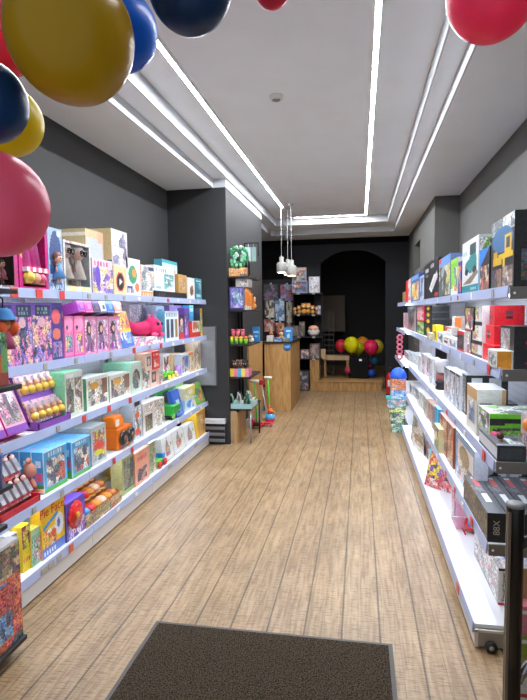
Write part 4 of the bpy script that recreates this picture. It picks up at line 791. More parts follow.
# tray of roly poly wooden toys
s, xf, z, y, w, h = frame_of('L', 4, 86.5, 122, 490, .03)
mb = MB(); kc = art('#b08a58', ('v', 0, 0, 1, 1, '#b08a58 #c8a070 #98a060 #d07858 #a07848 #d8c090', 30, 116))
n_ = 40
mb.sheet((-w / 2, 0, 0), (w, 0, 0), (0, 0, .09), 30, 8, kc); mb.sheet((w / 2, .004, 0), (-w, 0, 0), (0, 0, .09), 4, 1, plain('#a07a4a'))
mb.sheet((-w / 2, .3, 0), (0, -.3, 0), (0, 0, .09), 12, 6, kc); mb.sheet((w / 2, 0, 0), (0, .3, 0), (0, 0, .09), 12, 6, kc); mb.sheet((-w / 2, 0, .003), (w, 0, 0), (0, .3, 0), 2, 2, plain('#a07a4a')); mb.sheet((-w / 2, .3, 0), (w, 0, 0), (0, 0, .09), 2, 2, plain('#a07a4a'))
q = tag(mb.build('display_tray', PRINT, None, True, fix=False), 'open kraft tray of wooden roly poly toys on the left base shelf', 'display tray'); place(q, s, xf, y, z)
proto = {}
cols = [('#3a98e0', 'sky blue lid'), ('#e02c28', 'red lid'), ('#e8c0a0', 'striped cream lid'), ('#d89030', 'amber lid'), ('#c87838', 'brown lid')]
k = 0
for row in range(3):
    for c in range(6):
        ci = [0, 1, 3, 2, 3, 4, 3, 4, 1, 3, 2, 4, 4, 3, 4, 3, 3, 4][k]
        if ci not in proto:
            t_ = thing('roly_poly_toy', '', 'wooden toy', group='roly poly toys with %s in the kraft tray' % cols[ci][1])
            MB().lathe([(.025, 0), (.046, .018), (.052, .045), (.046, .066)], 14, None, cl('#c08a3c')).build('body', mat('#c48a38', .4, noise=.15), t_)
            MB().lathe([(.048, .066), (.046, .085), (.03, .104), (.012, .11)], 14, None).build('lid', mat(cols[ci][0], .35), t_); MB().lathe([(.0525, .04), (.053, .047), (.0515, .054)], 14).build('stripe', mat('#8a4a20', .4), t_)
            proto[ci] = t_
        else: t_ = copy_tree(proto[ci])
        px_ = -w / 2 + .06 + (w - .12) * c / 5; py_ = .058 + .095 * row
        t_.location = world_of(q, Vector((px_ * .97, py_, .004 + .085 * (row * .7)))); t_.rotation_euler = (0, 0, q.rotation_euler.z)
        t_['label'] = 'roly poly toy with %s, %s row, %s in the kraft tray' % (cols[ci][1], ('front', 'middle', 'back')[row], ('nearest', 'second', 'third', 'fourth', 'fifth', 'farthest')[c]); k += 1
ST = art('#d8b858', ('v', .05, .05, .95, .95, '#e0c060 #a83c30 #70803c #f0e0b0 #b88838', 9, 117))
B('L', 4, 104, 111, 482, 'toy_pack', 'toy pack', 'yellow food picture pack at the back behind the kraft tray, lower left, left base shelf', ST, '#d8b858', d=.06, back=.36, key='y0')
B('L', 4, 111.5, 119, 478, 'toy_pack', 'toy pack', 'yellow food picture pack at the back behind the kraft tray, lower right, left base shelf', ST, '#d8b858', d=.06, back=.36, key='y1')
B('L', 4, 111, 119, 463, 'toy_pack', 'toy pack', 'yellow food picture pack stacked topmost behind the kraft tray, left base shelf', ST, '#d8b858', d=.06, back=.36, on='y1', key='y2')
B('L', 4, 123, 135, 455, 'toy_box', 'toy box', 'dark green window box with yellow edge, middle of the left base shelf', art('#a8b878', ('r', .12, .12, .9, .92, '#46564c'), ('v', .14, .14, .88, .9, '#4a5a50 #6a786a #8a8a70 #38443c #a09a80', 16, 118)), '#d0d090', d=.1, back=.06)
B('L', 4, 135.5, 149.5, 449, 'toy_box', 'toy box', 'salmon pink box with red title and dark family picture, left base shelf', art('#eba890', ('e', .5, .28, .3, .2, '#5a4a58'), ('v', .15, .1, .85, .45, '#5a4a58 #c87868 #e8c0b0 #38384a', 12, 119), ('l', .15, .7, .85, .82, '#d0483a', 6), ('l', .3, .86, .7, .93, '#e07060', 4)), '#e89a80', d=.1, back=.05)
B('L', 4, 150, 156.5, 441, 'toy_box', 'toy box', 'pale green rabbit picture box next to the salmon box, left base shelf', art('#c8d4b0', ('v', .05, .05, .95, .95, '#c8d4b0 #e8e4d0 #98a878 #d8b8a0 #7a8a60', 16, 120)), '#c0cca8', d=.1, back=.06)
B('L', 4, 157, 164, 445, 'toy_box', 'toy box', 'green and blue gnome picture box on the left base shelf', art('#88b878', ('v', .05, .05, .95, .6, '#3a8ad0 #58a850 #e8e8e0 #d8b090 #3878b0', 14, 121), ('p', [(.3, .5), (.5, .95), (.7, .5)], '#8a94a0')), '#80a870', d=.1, back=.16)
q = thing('toy_dumper', 'small blue toy dumper with green bed and red wheels, left base shelf', 'toy vehicle'); y = y_on(160, -1.86, LS[4])
MB().box(-.04, -.11, .04, .04, .03, .075).build('dumper_bed', mat('#5ab83c', .4), q, bevel=.006); MB().box(-.04, .035, .03, .04, .1, .11).build('cab', mat('#2c88d8', .4), q, bevel=.008)
for sx in (-1, 1):
    for wy in (-.07, .06): MB().lathe([(.03, -.01), (.033, 0), (.03, .01)], 14, Matrix.Translation((sx * .05, wy, .033)) @ Matrix.Rotation(PI / 2, 4, 'Y')).build('wheel', mat('#d82a2a', .4), q)
q.location = (-1.88, y, LS[4] + .001)
def gnome(seed): return art('#e4e6e2', ('p', [(.3, .58), (.5, .95), (.62, .58)], '#8a8c98'), ('e', .5, .42, .24, .2, '#c8907a'), ('v', .3, .2, .72, .5, '#c88a78 #a85a50 #d8b8a8 #8a8c98 #b0a090', 9, seed), ('e', .85, .6, .06, .08, '#90b050'))
for i, (a, b, tp) in enumerate([(164.5, 174.5, 437), (175, 185.5, 430), (186, 196, 425)]):
    B('L', 4, a, b, tp, 'toy_box', 'toy box', 'white game box with a grey hatted gnome, %s of three on the left base shelf' % ('nearest', 'middle', 'farthest')[i], gnome(122 + i), '#dcdedb', d=.08, back=.05, tilt=8)
B('L', 4, 196.5, 205.5, 410, 'toy_box', 'toy box', 'tall mustard yellow box last on the left base shelf by the column', art('#dca43c', ('r', 0, .0, .2, 1, '#f0c020'), ('v', .3, .15, .9, .85, '#d8a850 #a87838 #e8c888 #c89048 #8a6a40', 14, 125)), '#f0c428', d=.18, back=.05)
# ------------------------------------------------------------------ right wall goods
MECH = '#2a2c30 #d8d8d8 #8a8c90 #c83a2c #e0c040 #4a70a8 #5a5c60'
GREYP = '#b8bcc0 #8a8e94 #e8eaea #5a5e64 #d0c8bc #a86a5a #484a50'
# --- top shelf, far to near
B('R', 0, 402.6, 405.6, 292, 'toy_box', 'toy box', 'small kraft box, farthest on the right top shelf', '#b08a50', d=.1, back=.04)
B('R', 0, 405.8, 410.5, 280, 'toy_box', 'toy box', 'red and white checked box near the far end of the right top shelf', art('#d82c34', ('r', .55, 0, 1, 1, '#e8e0dc'), ('v', .5, .1, 1, .9, '#e8e0dc #d86a6a #b0a0a0', 8, 1)), '#e4dcd8', d=.14, back=.04)
B('R', 0, 411, 419, 275, 'toy_box', 'toy box', 'blue and yellow box at the far part of the right top shelf', art('#3a64a8', ('v', .1, .08, .95, .72, '#f0b030 #e8d060 #d87828 #f0e0a0 #3a64a8', 18, 2), ('r', .1, .82, .9, .95, '#88a8d8')), '#2c508c', d=.13, back=.03)
B('R', 0, 419.5, 423.8, 276, 'toy_box', 'toy box', 'narrow pale blue box beside the black robot box, right top shelf', art('#b8c8e0', ('v', .1, .1, .9, .9, '#d8e0ec #6a88b8 #a8b8d8 #4a68a0', 9, 3)), '#98acd0', d=.13, back=.03)
B('R', 0, 424, 438, 262, 'building_set', 'building set', 'black building set box with a white robot model, right top shelf',
  art('#16161a', ('p', [(.58, .18), (.95, .62), (.72, .62), (.4, .3)], '#e4e4e4'), ('p', [(.5, .3), (.9, .7), (.98, .55), (.66, .25)], '#c8c8cc'), ('r', .1, .78, .35, .88, '#b8b8b8'), ('r', .12, .62, .3, .7, '#707070'), ('e', .9, .12, .12, .06, '#c03040'), ('r', .5, .84, .72, .94, '#9a9aa0')), '#141418', d=.1, back=.03)
B('R', 0, 438.5, 450, 257, 'building_set', 'building set', 'large building set box with vehicles under a blue sky, right top shelf',
  art('#7a8498', ('r', 0, .78, 1, 1, '#6a98d8'), ('v', .02, .05, .98, .78, '#6a7468 #2c3038 #c8c060 #a8b0a8 #88503a #d8d0b8 #4a5a50', 34, 5), ('r', 0, .86, .22, 1, '#d83a4c'), ('r', 0, 0, 1, .06, '#20222a')), '#5a7ab0', d=.1, back=.03)
B('R', 0, 450.5, 457.5, 259, 'toy_box', 'toy box', 'lime green box with an orange and blue toy picture, right top shelf', art('#84d02c', ('r', .0, 0, 1, .22, '#e0e4dc'), ('v', .3, .15, .9, .75, '#3a70b8 #e88a30 #84d02c #f0e8d8 #d84030', 14, 6), ('r', 0, .9, 1, 1, '#a0e048')), '#e0e0d8', d=.14, back=.03)
B('R', 0, 457.8, 461.2, 262, 'toy_box', 'toy box', 'slim blue box with red and yellow corners beside the lime green box, right top shelf', art('#2c3c90', ('v', .1, .1, .9, .9, '#2c3c90 #d83a2c #f0c830 #3858b0', 10, 7)), '#283888', d=.13, back=.03)
tb = B('R', 0, 461.8, 478, 240, 'toy_box', 'toy box', 'tall white and teal box with a teal off-road vehicle picture, right top shelf',
  art('#dadfdf', ('r', 0, 0, 1, .17, '#2a8e96'), ('e', .55, .52, .36, .13, '#2e8a8c'), ('p', [(.35, .56), (.92, .56), (.85, .72), (.5, .7)], '#2e8e90'), ('e', .3, .42, .11, .07, '#1e2a2c'), ('e', .78, .42, .12, .08, '#1e2a2c'), ('p', [(.0, .18), (.55, .18), (1, .36), (.9, .42)], '#8a7a68'), ('r', .5, .72, .85, .9, '#24484c'), ('l', .55, .06, .9, .12, '#c8e4e4', 5), ('l', .08, .74, .35, .8, '#8ab8b8', 3)),
  art('#cfd6d6', ('v', .1, .55, .9, .95, '#2a3a3c #d8dcdc #9a5ab0 #70b040 #cfd6d6', 14, 8), ('r', .05, .0, 1, .2, '#2a8e96')), '#b8c4c4', d=.12, back=.03)
B('R', 0, 478.5, 489, 249, 'building_set', 'building set', 'blue cornered black box with orange crane beside the teal vehicle box, right top shelf',
  art('#1c1e24', ('p', [(0, .55), (0, 1), (1, 1)], '#2a80d8'), ('v', .1, .05, .95, .6, '#c85a30 #1c1e24 #4a3a34 #e0c0a0 #8a4a34 #30343c', 26, 9), ('r', 0, 0, .08, .95, '#58a0e0')), '#1c1e24', d=.12, back=.03)
B('R', 0, 490.5, 514.5, 218, 'building_set', 'building set', 'large black building set box with a yellow crane and cloudy top, right top shelf',
  art('#15171a', ('r', 0, .80, 1, 1, '#aab4ba'), ('v', 0, .82, 1, 1, '#c8d0d4 #8a949a #5a646c #d8dee0', 12, 10), ('e', .5, .7, .45, .18, '#2e6a9c'), ('r', .35, .42, .95, .50, '#e0b818'), ('r', .55, .2, .63, .5, '#e0b818'), ('r', .62, .48, .9, .74, '#e0b818'), ('r', .68, .56, .84, .7, '#33404c'), ('r', .1, .36, .5, .46, '#d0a814'), ('r', .12, .46, .3, .56, '#c89c10'), ('v', .55, .03, .95, .32, '#5a4a40 #a08878 #2c2c30 #d0c8c0', 14, 11), ('v', .05, .03, .5, .3, '#15171a #2c3038 #8a5a40', 9, 12)),
  art('#121316', ('l', .6, .7, .75, .95, '#8a9298', 1), ('v', .1, .1, .8, .5, '#121316 #1c2c48 #38589a #121316', 14, 13)), '#1a1c20', d=.34, back=.03)
# --- second shelf
B('R', 1, 403.4, 407, 313, 'toy_pack', 'toy pack', 'pink bubble pack at the far end of the second right shelf', art('#d8a8b0', ('v', 0, 0, 1, 1, '#e8c8c8 #c88088 #a8b0a0 #f0e0e0', 9, 20)), '#d8a8b0', d=.08, back=.04)
B('R', 1, 407.5, 416, 305, 'toy_box', 'toy box', 'tall dark grey window box in the far part of the second right shelf', art('#4c5450', ('v', .05, .05, .95, .95, '#3a4440 #6a746c #8a8078 #2a302e #a85050', 20, 21), ('r', .82, 0, 1, 1, '#9a9c98')), '#585c58', d=.1, back=.05)
for i, (on, tp, bg, pl, lb) in enumerate([(None, 321, '#3a5a30', '#78b838 #2a3a24 #c8d880 #509030', 'green game box under the pink red one, far part of the second right shelf'), ('g0', 306.5, '#e02c50', '#f04868 #e8c0c8 #c81c40 #f8a0b0', 'pink red box stacked on the green game, far part of the second right shelf')]):
    B('R', 1, 417, 424, tp, 'toy_box', 'toy box', lb, art(bg, ('v', .05, .05, .95, .95, pl, 14, 22 + i)), bg, d=.1, back=.05, on=on, key='g%d' % i)
for i, tp in enumerate((324.5, 318, 311.5, 305)):
    B('R', 1, 424.5, 432, tp, 'toy_box', 'toy box', 'black box with yellow dot, %s of four stacked, second right shelf' % ('lowest', 'second from bottom', 'third from bottom', 'topmost')[i],
      art('#1b1c1e', ('e', .5, .5, .22, .26, '#f0c840'), ('r', 0, .9, 1, 1, '#3a3c40')), art('#2c2e30', ('r', 0, .9, 1, 1, '#505458')), '#26282a', d=.16, back=.06, on=None if i == 0 else 'bl%d' % (i - 1), key='bl%d' % i)
B('R', 1, 427, 431.5, 333, 'toy_pack', 'toy pack', 'low cream pack in front of the black stack, second right shelf', art('#d8d4b8', ('v', 0, 0, 1, 1, '#e0dcc8 #a8a888 #c8b8a0', 8, 26)), '#d8d4b8', d=.05, back=.0)
B('R', 1, 432.3, 436, 325, 'toy_pack', 'toy pack', 'bright yellow pack beside the black stack, second right shelf', art('#f0dc20', ('v', .1, .1, .9, .6, '#f0dc20 #c8a818 #404020', 7, 27)), '#f0dc20', d=.06, back=.02)
B('R', 1, 434.5, 443.5, 319, 'toy_box', 'toy box', 'white and orange box behind the yellow pack, second right shelf', art('#dfe0e0', ('r', .55, .4, 1, .95, '#f09030'), ('v', .05, .05, .55, .9, '#8aa0b8 #e8e8e8 #c0c8d0 #687888', 10, 28)), '#e0dcd8', d=.10, back=.24)
B('R', 1, 437, 442.5, 332, 'toy_pack', 'toy car pack', 'clear car pack with a small grey car, second right shelf near the yellow pack', art('#d0d4d4', ('v', .05, .1, .95, .8, '#e8eaea #8a9290 #50585a #c8d0d0', 10, 29)), '#d8dcdc', d=.07, back=.03)
B('R', 1, 443, 448.5, 337, 'toy_pack', 'toy car pack', 'car pack with a dark red model, lower front row of the second right shelf', art('#dad4d0', ('r', .2, .25, .8, .6, '#7a4038'), ('v', .05, .6, .95, .95, '#e8e4e0 #a8a09c #c0b8b0', 7, 30)), '#ddd8d4', d=.07, back=.03, key='car1')
B('R', 1, 449, 456, 339, 'toy_pack', 'toy car pack', 'car pack with grey blue models, lower front row of the second right shelf', art('#d4d8de', ('v', .1, .2, .9, .8, '#7a8ca8 #e0e4e8 #a8b4c4 #b86050', 10, 31)), '#d8dce2', d=.07, back=.03, key='car2')
B('R', 1, 444.5, 451, 327, 'toy_pack', 'toy car pack', 'red and grey car pack stacked on the dark red one, second right shelf', art('#c83c34', ('r', .45, .1, 1, .9, '#c8ccd0'), ('r', .55, .25, .9, .6, '#4a6078')), '#d8d4d0', d=.07, back=.1, on='car1')
B('R', 1, 452, 461.5, 316.5, 'toy_box', 'toy box', 'black and orange topped model car box at the back of the second right shelf', art('#e4e2de', ('r', .05, .05, .75, .5, '#3a3c44'), ('r', .3, .55, 1, .95, '#e87a20'), ('r', .15, .18, .65, .36, '#8a8c94')), '#e0cfc0', d=.12, back=.16)
B('R', 1, 457, 463.8, 331, 'toy_box', 'toy box', 'dark model car box with red header and red foot, second right shelf', art('#3a3e44', ('r', 0, .82, 1, 1, '#d82430'), ('r', 0, 0, 1, .14, '#d83040'), ('r', .2, .35, .8, .6, '#6a5a5c'), ('e', .4, .35, .12, .08, '#a84040')), '#d8d4d2', d=.09, back=.03)
MB3 = '#2c3038 #c8404c #e8e0d8 #4a5a78 #d8b848 #8a8c94'
for i, (a, b, tp, on) in enumerate([(464.2, 470.8, 330, None), (464.8, 475, 307, 'm0')]):
    B('R', 1, a, b, tp, 'toy_box', 'toy box', ('lower', 'upper')[i] + ' multicoloured dark game box left of the green white packs, second right shelf', art('#343842', ('v', .05, .08, .95, .95, MB3, 26, 33 + i), ('r', 0, 0, 1, .06, '#d0525c')), '#40444c', d=.11, back=.05, on=on, key='m%d' % i)
for i, tp in enumerate((344.5, 325.5, 306)):
    B('R', 1, 471.4 + i * .9, 482, tp, 'toy_box', 'toy box', 'white toy box with yellow green picture, %s of the stack left of the red cubes' % ('bottom', 'middle', 'top')[i],
      art('#d8dad6', ('v', .02, .25, .6, .95, '#b8b868 #d0cc90 #889a70 #d86a6a #e8e4d0', 14, 36 + i), ('r', 0, 0, 1, .18, '#2a2e2e'), ('r', .65, .25, .95, .9, '#e4e6e6')), '#e0e2e0', d=.12, back=.05, on=None if i == 0 else 'w%d' % (i - 1), key='w%d' % i)
def redcube(): return art('#e41c2c', ('e', .5, .64, .13, .11, '#6a4a50'), ('r', .36, .32, .64, .48, '#5a2028'), ('l', .3, .53, .7, .56, '#e8b0b0', 7))
for i, (tp, a, b) in enumerate([(344.5, 482.6, 493.5), (325.5, 483.2, 494), (306, 483.8, 494.5)]):
    B('R', 1, a, b, tp, 'gift_box', 'gift box', 'bright red cube box with grey emblem, %s of three stacked, second right shelf' % ('lowest', 'middle', 'topmost')[i],
      redcube(), redcube(), '#d81828', d=.15, back=.05 + .02 * i, on=None if i == 0 else 'r%d' % (i - 1), key='r%d' % i)
B('R', 1, 487.5, 497, 350, 'toy_box', 'toy box', 'white framed box with a grey figure window and orange edge, before the red cubes', art('#d8d4cc', ('r', .1, .1, .9, .85, '#8a8c90'), ('v', .1, .1, .9, .85, '#8a8e98 #c8c8c8 #50545c #a8a098 #b8bcc4', 20, 40)), art('#e89a20', ('r', .8, 0, 1, 1, '#d8d4cc')), '#e0dcd6', d=.08, back=-.0)
for i, (tp) in enumerate((352, 326)):
    B('R', 1, 500, 514, tp, 'toy_box', 'toy box', 'black figure box with grey window, %s one, near end of second right shelf' % ('lower', 'upper')[i],
      art('#17171a', ('r', .05, .1, .7, .92, '#8a9094'), ('v', .05, .1, .7, .92, '#9aa0a4 #5a6064 #b8bcc0 #8a6a60', 12, 41 + i)), art('#151518', ('e', .5, .4, .2, .1, '#b83040')), '#1a1a1d', d=.16, back=.07, on=None if i == 0 else 'k0', key='k%d' % i)
# --- third shelf: tightly packed figure packs
GP = [(404.2, 408.5, 352, '#c8a8b0', '#d8b8c0 #a87080 #e8e0e0 #7a8a80', 'pink grey'), (409, 412.5, 352.5, '#8a9488', '#9aa898 #586458 #d8dcd4', 'grey green'), (413, 417, 353.5, '#d4d8d6', '#e0e4e4 #a8b4b0 #7a908c #c0c8c8', 'pale grey'), (417.5, 420.5, 355, '#c8ccd0', '#d8dcdf #8890a0 #b8bcc8', 'silver blue'),
      (421, 424.5, 354, '#a86a70', '#b84858 #e0d0d0 #4a3a40 #d8a0a8', 'dark red'), (425, 428.5, 356, '#b08890', '#d05868 #e8e0e4 #584048 #c8a8b0', 'rose'), (429, 432, 358, '#9aa0a8', '#686e78 #d8dce0 #a8848c #b8bcc4', 'slate'), (432.5, 436.5, 361, '#d8d8dc', '#e8e8ec #b0b0bc #c890a0 #8a8a98', 'white')]
for i, (a, b, tp, bg, pl, nm) in enumerate(GP):
    B('R', 2, a, b, tp, 'figure_pack', 'action figure', '%s action figure pack, %s from the far end of the third right shelf' % (nm, ('first', 'second', 'third', 'fourth', 'fifth', 'sixth', 'seventh', 'eighth')[i]), art(bg, ('v', .04, .04, .96, .96, pl, 18, 50 + i), ('r', 0, .93, 1, 1, '#e4e6e8')), '#d0d4d8', d=.05 if i % 2 else .08, back=.06 + .02 * (i % 3))
q = thing('cup_figure', 'white cup shaped pack with a black and red figure in it, third right shelf', 'toy figure'); y = y_on(441, RXF[2] + .10, RS[2])
MB().lathe([(.05, 0), (.055, .01), (.055, .07), (.048, .08)], 16).build('base', mat('#1c1d20', .35), q); MB().lathe([(.048, .08), (.052, .12), (.04, .15)], 16).build('figure_band', mat('#9a5a58', .5), q); MB().lathe([(.053, .15), (.058, .25), (.05, .262)], 16).build('lid', mat('#d8d8dc', .35), q)
MB().ball((-.05, -.01, .04), .016, 8).ball((-.05, .02, .05), .012, 8).build('emblem', mat('#c8c8cc', .4), q)
q.location = (RXF[2] + .105, y, RS[2] + .001)
for i, (a, b, tp, bg, pl, lb) in enumerate([(444, 449, 368, '#c0c4c8', '#e0e4e8 #8a909a #b0b8c0 #a87078', 'silver figure pack right of the white cup'), (449.5, 455, 371, '#a8b0b8', '#c8d0d8 #60687a #e0e4e8 #909aa8 #b88078', 'blue grey figure pack, second from the white cup'), (455.5, 459.3, 374, '#98a0a8', '#b8c0c8 #585e6a #d8dce0 #8a8e98 #c0b0a8', 'tall figure window box beside the black lidded box')]):
    B('R', 2, a, b, tp, 'figure_pack', 'action figure', lb + ', third right shelf', art(bg, ('v', .04, .04, .96, .96, pl, 22, 60 + i), ('r', 0, .94, 1, 1, '#3a3c40')), '#d4d6da', d=.09, back=.07)
B('R', 2, 461.7, 465.8, 374, 'toy_box', 'toy box', 'black edged box with two white windows in its side, third right shelf', art('#2a2c2e', ('v', .08, .06, .92, .94, '#8a8478 #4a4c50 #b8b0a8 #6a5a50', 18, 65)), art('#1c1d1f', ('r', .12, .55, .4, .92, '#d0d4d6'), ('r', .56, .55, .84, .92, '#d0d4d6')), '#9aa0a4', d=.26, back=.09)
B('R', 2, 466.3, 476.6, 386, 'toy_box', 'toy box', 'kraft and white box with a blue robot picture, third right shelf', art('#d4cfc4', ('r', 0, .75, 1, 1, '#c8a070'), ('v', .2, .2, .8, .7, '#5a78a8 #e0e0dc #3a4868 #a0a8b0', 14, 66), ('r', 0, 0, .06, 1, '#b08850')), art('#d6d2ca', ('r', .85, 0, 1, 1, '#c8a070'), ('r', .1, .3, .5, .7, '#8a9098')), '#d8d8d6', d=.15, back=.035)
for i, (bk, lb) in enumerate([(.02, 'front'), (.155, 'middle'), (.29, 'back')]):
    q = B('R', 2, 479, 497.5, 433, 'toy_box', 'toy box', 'long grey lidded box lying on the third right shelf, %s of three' % lb,
      art('#c8ccd0', ('r', 0, 0, 1, .12, '#3a3e44'), ('r', 0, .85, 1, 1, '#54585e')), art('#2a2c30', ('r', .1, .2, .9, .8, '#3e4146')), art('#848a94', ('r', .1, .1, .9, .45, '#5a606a'), ('v', .1, .5, .9, .95, '#6a707a #a8acb4 #484c54 #c8ccd0', 14, 70 + i)), hh=.075, d=.125, back=bk, key='long%d' % i, cell=.012)
B('R', 2, 478.2, 489.5, 397, 'toy_box', 'toy box', 'lime green and black toy vehicle box lying on the third right shelf',
  art('#e0e2de', ('v', .05, .05, .95, .95, '#e8eae6 #3a3c38 #90c840 #a8b0a0 #585c58', 24, 67)), art('#6cc820', ('p', [(0, .72), (1, .95), (1, .7), (0, .45)], '#17191a'), ('v', .1, .05, .9, .38, '#2c4a18 #6cc820 #1c2818 #88d840', 12, 68)), art('#d8ddd4', ('v', .02, .02, .98, .98, '#e8ece6 #a8b0a0 #70c828 #d0d6cc #585c58 #e4e8e2', 30, 69)), hh=.105, d=.38, back=.035, on='long0', cell=.012)
q = thing('toy_kitchen_set', 'pink toy set with small pots at the near end of the third right shelf', 'toy'); y = y_on(506, RXF[2] + .08, RS[2])
MB().box(-.05, -.05, 0, .05, .05, .07).build('box_base', mat('#e0527c', .45), q, bevel=.01); MB().lathe([(.03, .07), (.05, .08), (.052, .1), (.04, .13), (.02, .14)], 14).build('pot', mat('#d84878', .4), q); MB().lathe([(.03, .132), (.032, .15)], 14).build('pot_lid', mat('#3a2428', .4), q)
q.scale = (.7, .7, .7); q.location = (RXF[2] + .07, y_on(502.5, RXF[2] + .10, RS[2]) + .0, RS[2] + .001)
q = thing('wooden_figure', 'small brown wooden peg figure standing at the near front corner of the third right shelf', 'toy figure')
MB().lathe([(.018, 0), (.018, .03), (.010, .07), (.012, .085)], 12).build('body', mat('#a87850', .5), q); MB().ball((0, 0, .1), .018, 12).build('head', mat('#4a2a1c', .5), q); q.location = (RXF[2] + .055, 2.62, RS[2] + .001)
q = thing('toy_blister', 'clear window pack with an orange ball and brown mask, nearest on the third right shelf', 'toy pack')
mb = MB(); carton(mb, .16, .06, .25, art('#d8c0c0', ('v', 0, 0, 1, .5, '#e8d8d8 #d88898 #e8e4e0 #c86878', 12, 75)), '#dcd0d0', '#e4dcdc', .012); mb.build('carton', PRINT, q, True, fix=False)
MB().ball((0, -.02, .19), .045, 12).build('ball', mat('#e88a20', .4), q); MB().ball((.01, -.01, .11), .035, 12).build('mask', mat('#5a3420', .5), q)
q.scale = (.8, .8, .8); place(q, -1, RXF[2] + .20, 2.63, RS[2], rz=35)
# --- fourth shelf: upright books and sets
BK = [(409.5, 412.5, 384, '#c8c4bc', '#a8a498 #e0dcd4 #786e64'), (413, 416, 387, '#a8b0b8', '#c8d0d4 #6a747c #e0e0dc'), (416.5, 419.5, 390, '#d0ccc4', '#8a8478 #e4e0d8 #b0a090'), (420, 423, 393, '#b8c0c0', '#d8dcdc #7a8888 #a0aca8'), (423.5, 426.5, 397, '#c0b8a8', '#e0d8c8 #8a7a68 #b8a890'), (427, 430.5, 401, '#b89a8c', '#d8c8bc #8a5a4c #b07868'), (431, 434, 405, '#a89088', '#c8b4a8 #785850 #98706a')]
for i, (a, b, tp, bg, pl) in enumerate(BK):
    B('R', 3, a, b, tp, 'puzzle_box', 'puzzle', '%s toned puzzle box, %s from the far end of the fourth right shelf' % (('cream', 'grey blue', 'ivory', 'pale teal', 'sand', 'clay', 'brown pink')[i], ('first', 'second', 'third', 'fourth', 'fifth', 'sixth', 'seventh')[i]), art(bg, ('v', .05, .05, .95, .95, pl, 14, 80 + i)), bg, d=.06, back=.08 + .015 * (i % 2))
B('R', 3, 434.5, 438, 407, 'puzzle_box', 'puzzle', 'cyan blue puzzle box in the middle of the fourth right shelf', art('#2aa4dc', ('r', .6, 0, 1, 1, '#58c0e8'), ('r', .1, .1, .5, .4, '#d8f0f8')), '#2898d0', d=.06, back=.05)
B('R', 3, 434, 438.5, 426, 'toy_pack', 'toy pack', 'small yellow and green pack in front of the cyan puzzle, fourth right shelf', art('#d8cc70', ('v', 0, 0, 1, 1, '#e8dc80 #6a8a58 #b86048 #f0ecd0 #405048', 14, 88)), '#d8d0a0', d=.04, back=.012)
B('R', 3, 439.5, 446.5, 416, 'puzzle_box', 'puzzle', 'brown comic style puzzle box, left one of two on the fourth right shelf', art('#9a6a4a', ('v', .03, .03, .97, .97, '#b87048 #6a4a3a #d8a878 #c85a30 #8a8070 #e0c8a8', 40, 89)), '#8a5a3c', d=.06, back=.05)
B('R', 3, 447, 453, 424, 'puzzle_box', 'puzzle', 'brown comic style puzzle box with an orange edge, right one of two, fourth right shelf', art('#9a5a3c', ('v', .03, .03, .85, .97, '#b06040 #5a4a40 #d0a070 #a84a28 #787068 #d8c0a0', 40, 90), ('r', .86, .3, 1, 1, '#e86a34')), '#8a4a30', d=.06, back=.05)
B('R', 3, 455, 474, 439, 'puzzle_box', 'puzzle', 'blue bordered puzzle box with a white horse like picture, fourth right shelf',
  art('#6aa8d8', ('r', 0, 0, .05, 1, '#2a3a88'), ('r', .14, .1, .95, .86, '#d8dce0'), ('v', .14, .08, .95, .5, '#8a8478 #d8d4cc #b0a898 #e8e8e8', 14, 91), ('e', .5, .62, .26, .2, '#8a7a60'), ('v', .08, .02, .9, .2, '#d88a90 #88a8b8 #c8c0c0 #586a88', 14, 92)), '#c4ccd6', '#88b8e0', d=.07, back=.05, gloss=True)
for i, (a, b, lb) in enumerate([(478, 486, 'left'), (486.6, 495, 'right')]):
    B('R', 3, a, b, 471, 'toy_box', 'toy box', 'white box with a small black drawing behind the dark board games, %s one of two' % lb, art('#e4e4e2', ('r', .4, .1, .95, .45, '#3a3c3e'), ('r', .5, .2, .9, .38, '#d8d8d8')), art('#e4e4e2', ('p', [(.2, .15), (.8, .15), (.9, .3), (.5, .45), (.3, .35)], '#2c2e30'), ('l', .1, .65, .8, .72, '#8a8c8e', 5)), '#d8d8d6', d=.14, back=.28 + .0 * i) if False else None
# four dark board games stood on edge, one behind the other
for r in range(4):
    yb0, yb1 = 2.545, 3.12; xf = RXF[3] + .012 + r * .088; hh = .14
    mb = carton(MB(), yb1 - yb0, .084, hh, art('#4a4030', ('v', .02, .04, .98, .96, '#4a4030 #6a5838 #3a342a #7a6444 #5a4c34 #2c2820 #806848', 60, 93 + r), ('r', 0, .96, 1, 1, '#1c1c1e')), '#101012',
                art('#55585c', ('r', .0, .86, 1, 1, '#3a3c40'), ('r', .12, .25, .3, .7, '#c85a58'), ('r', .05, .2, .12, .6, '#d8d8d6'), ('r', .55, .2, .72, .55, '#dcdcda'), ('v', .32, .1, .52, .8, '#4a4e52 #6a6e74 #3a3c40', 6, 3)), .012)
    for q_ in range(0): pass
    o = mb.build('board_game', PRINT, None, True, fix=False)
    tag(o, 'dark grey lidded board game, %s of four, near end of fourth right shelf' % ('front', 'second', 'third', 'rearmost')[r], 'board game')
    place(o, -1, xf, (yb0 + yb1) / 2, RS[3])
    lettering('88X', .042, '#a8a4a0', o, ((yb1 - yb0) / 2 + .001, .042, hh * .5), (PI / 2, -PI / 2, PI / 2), 'lettering')
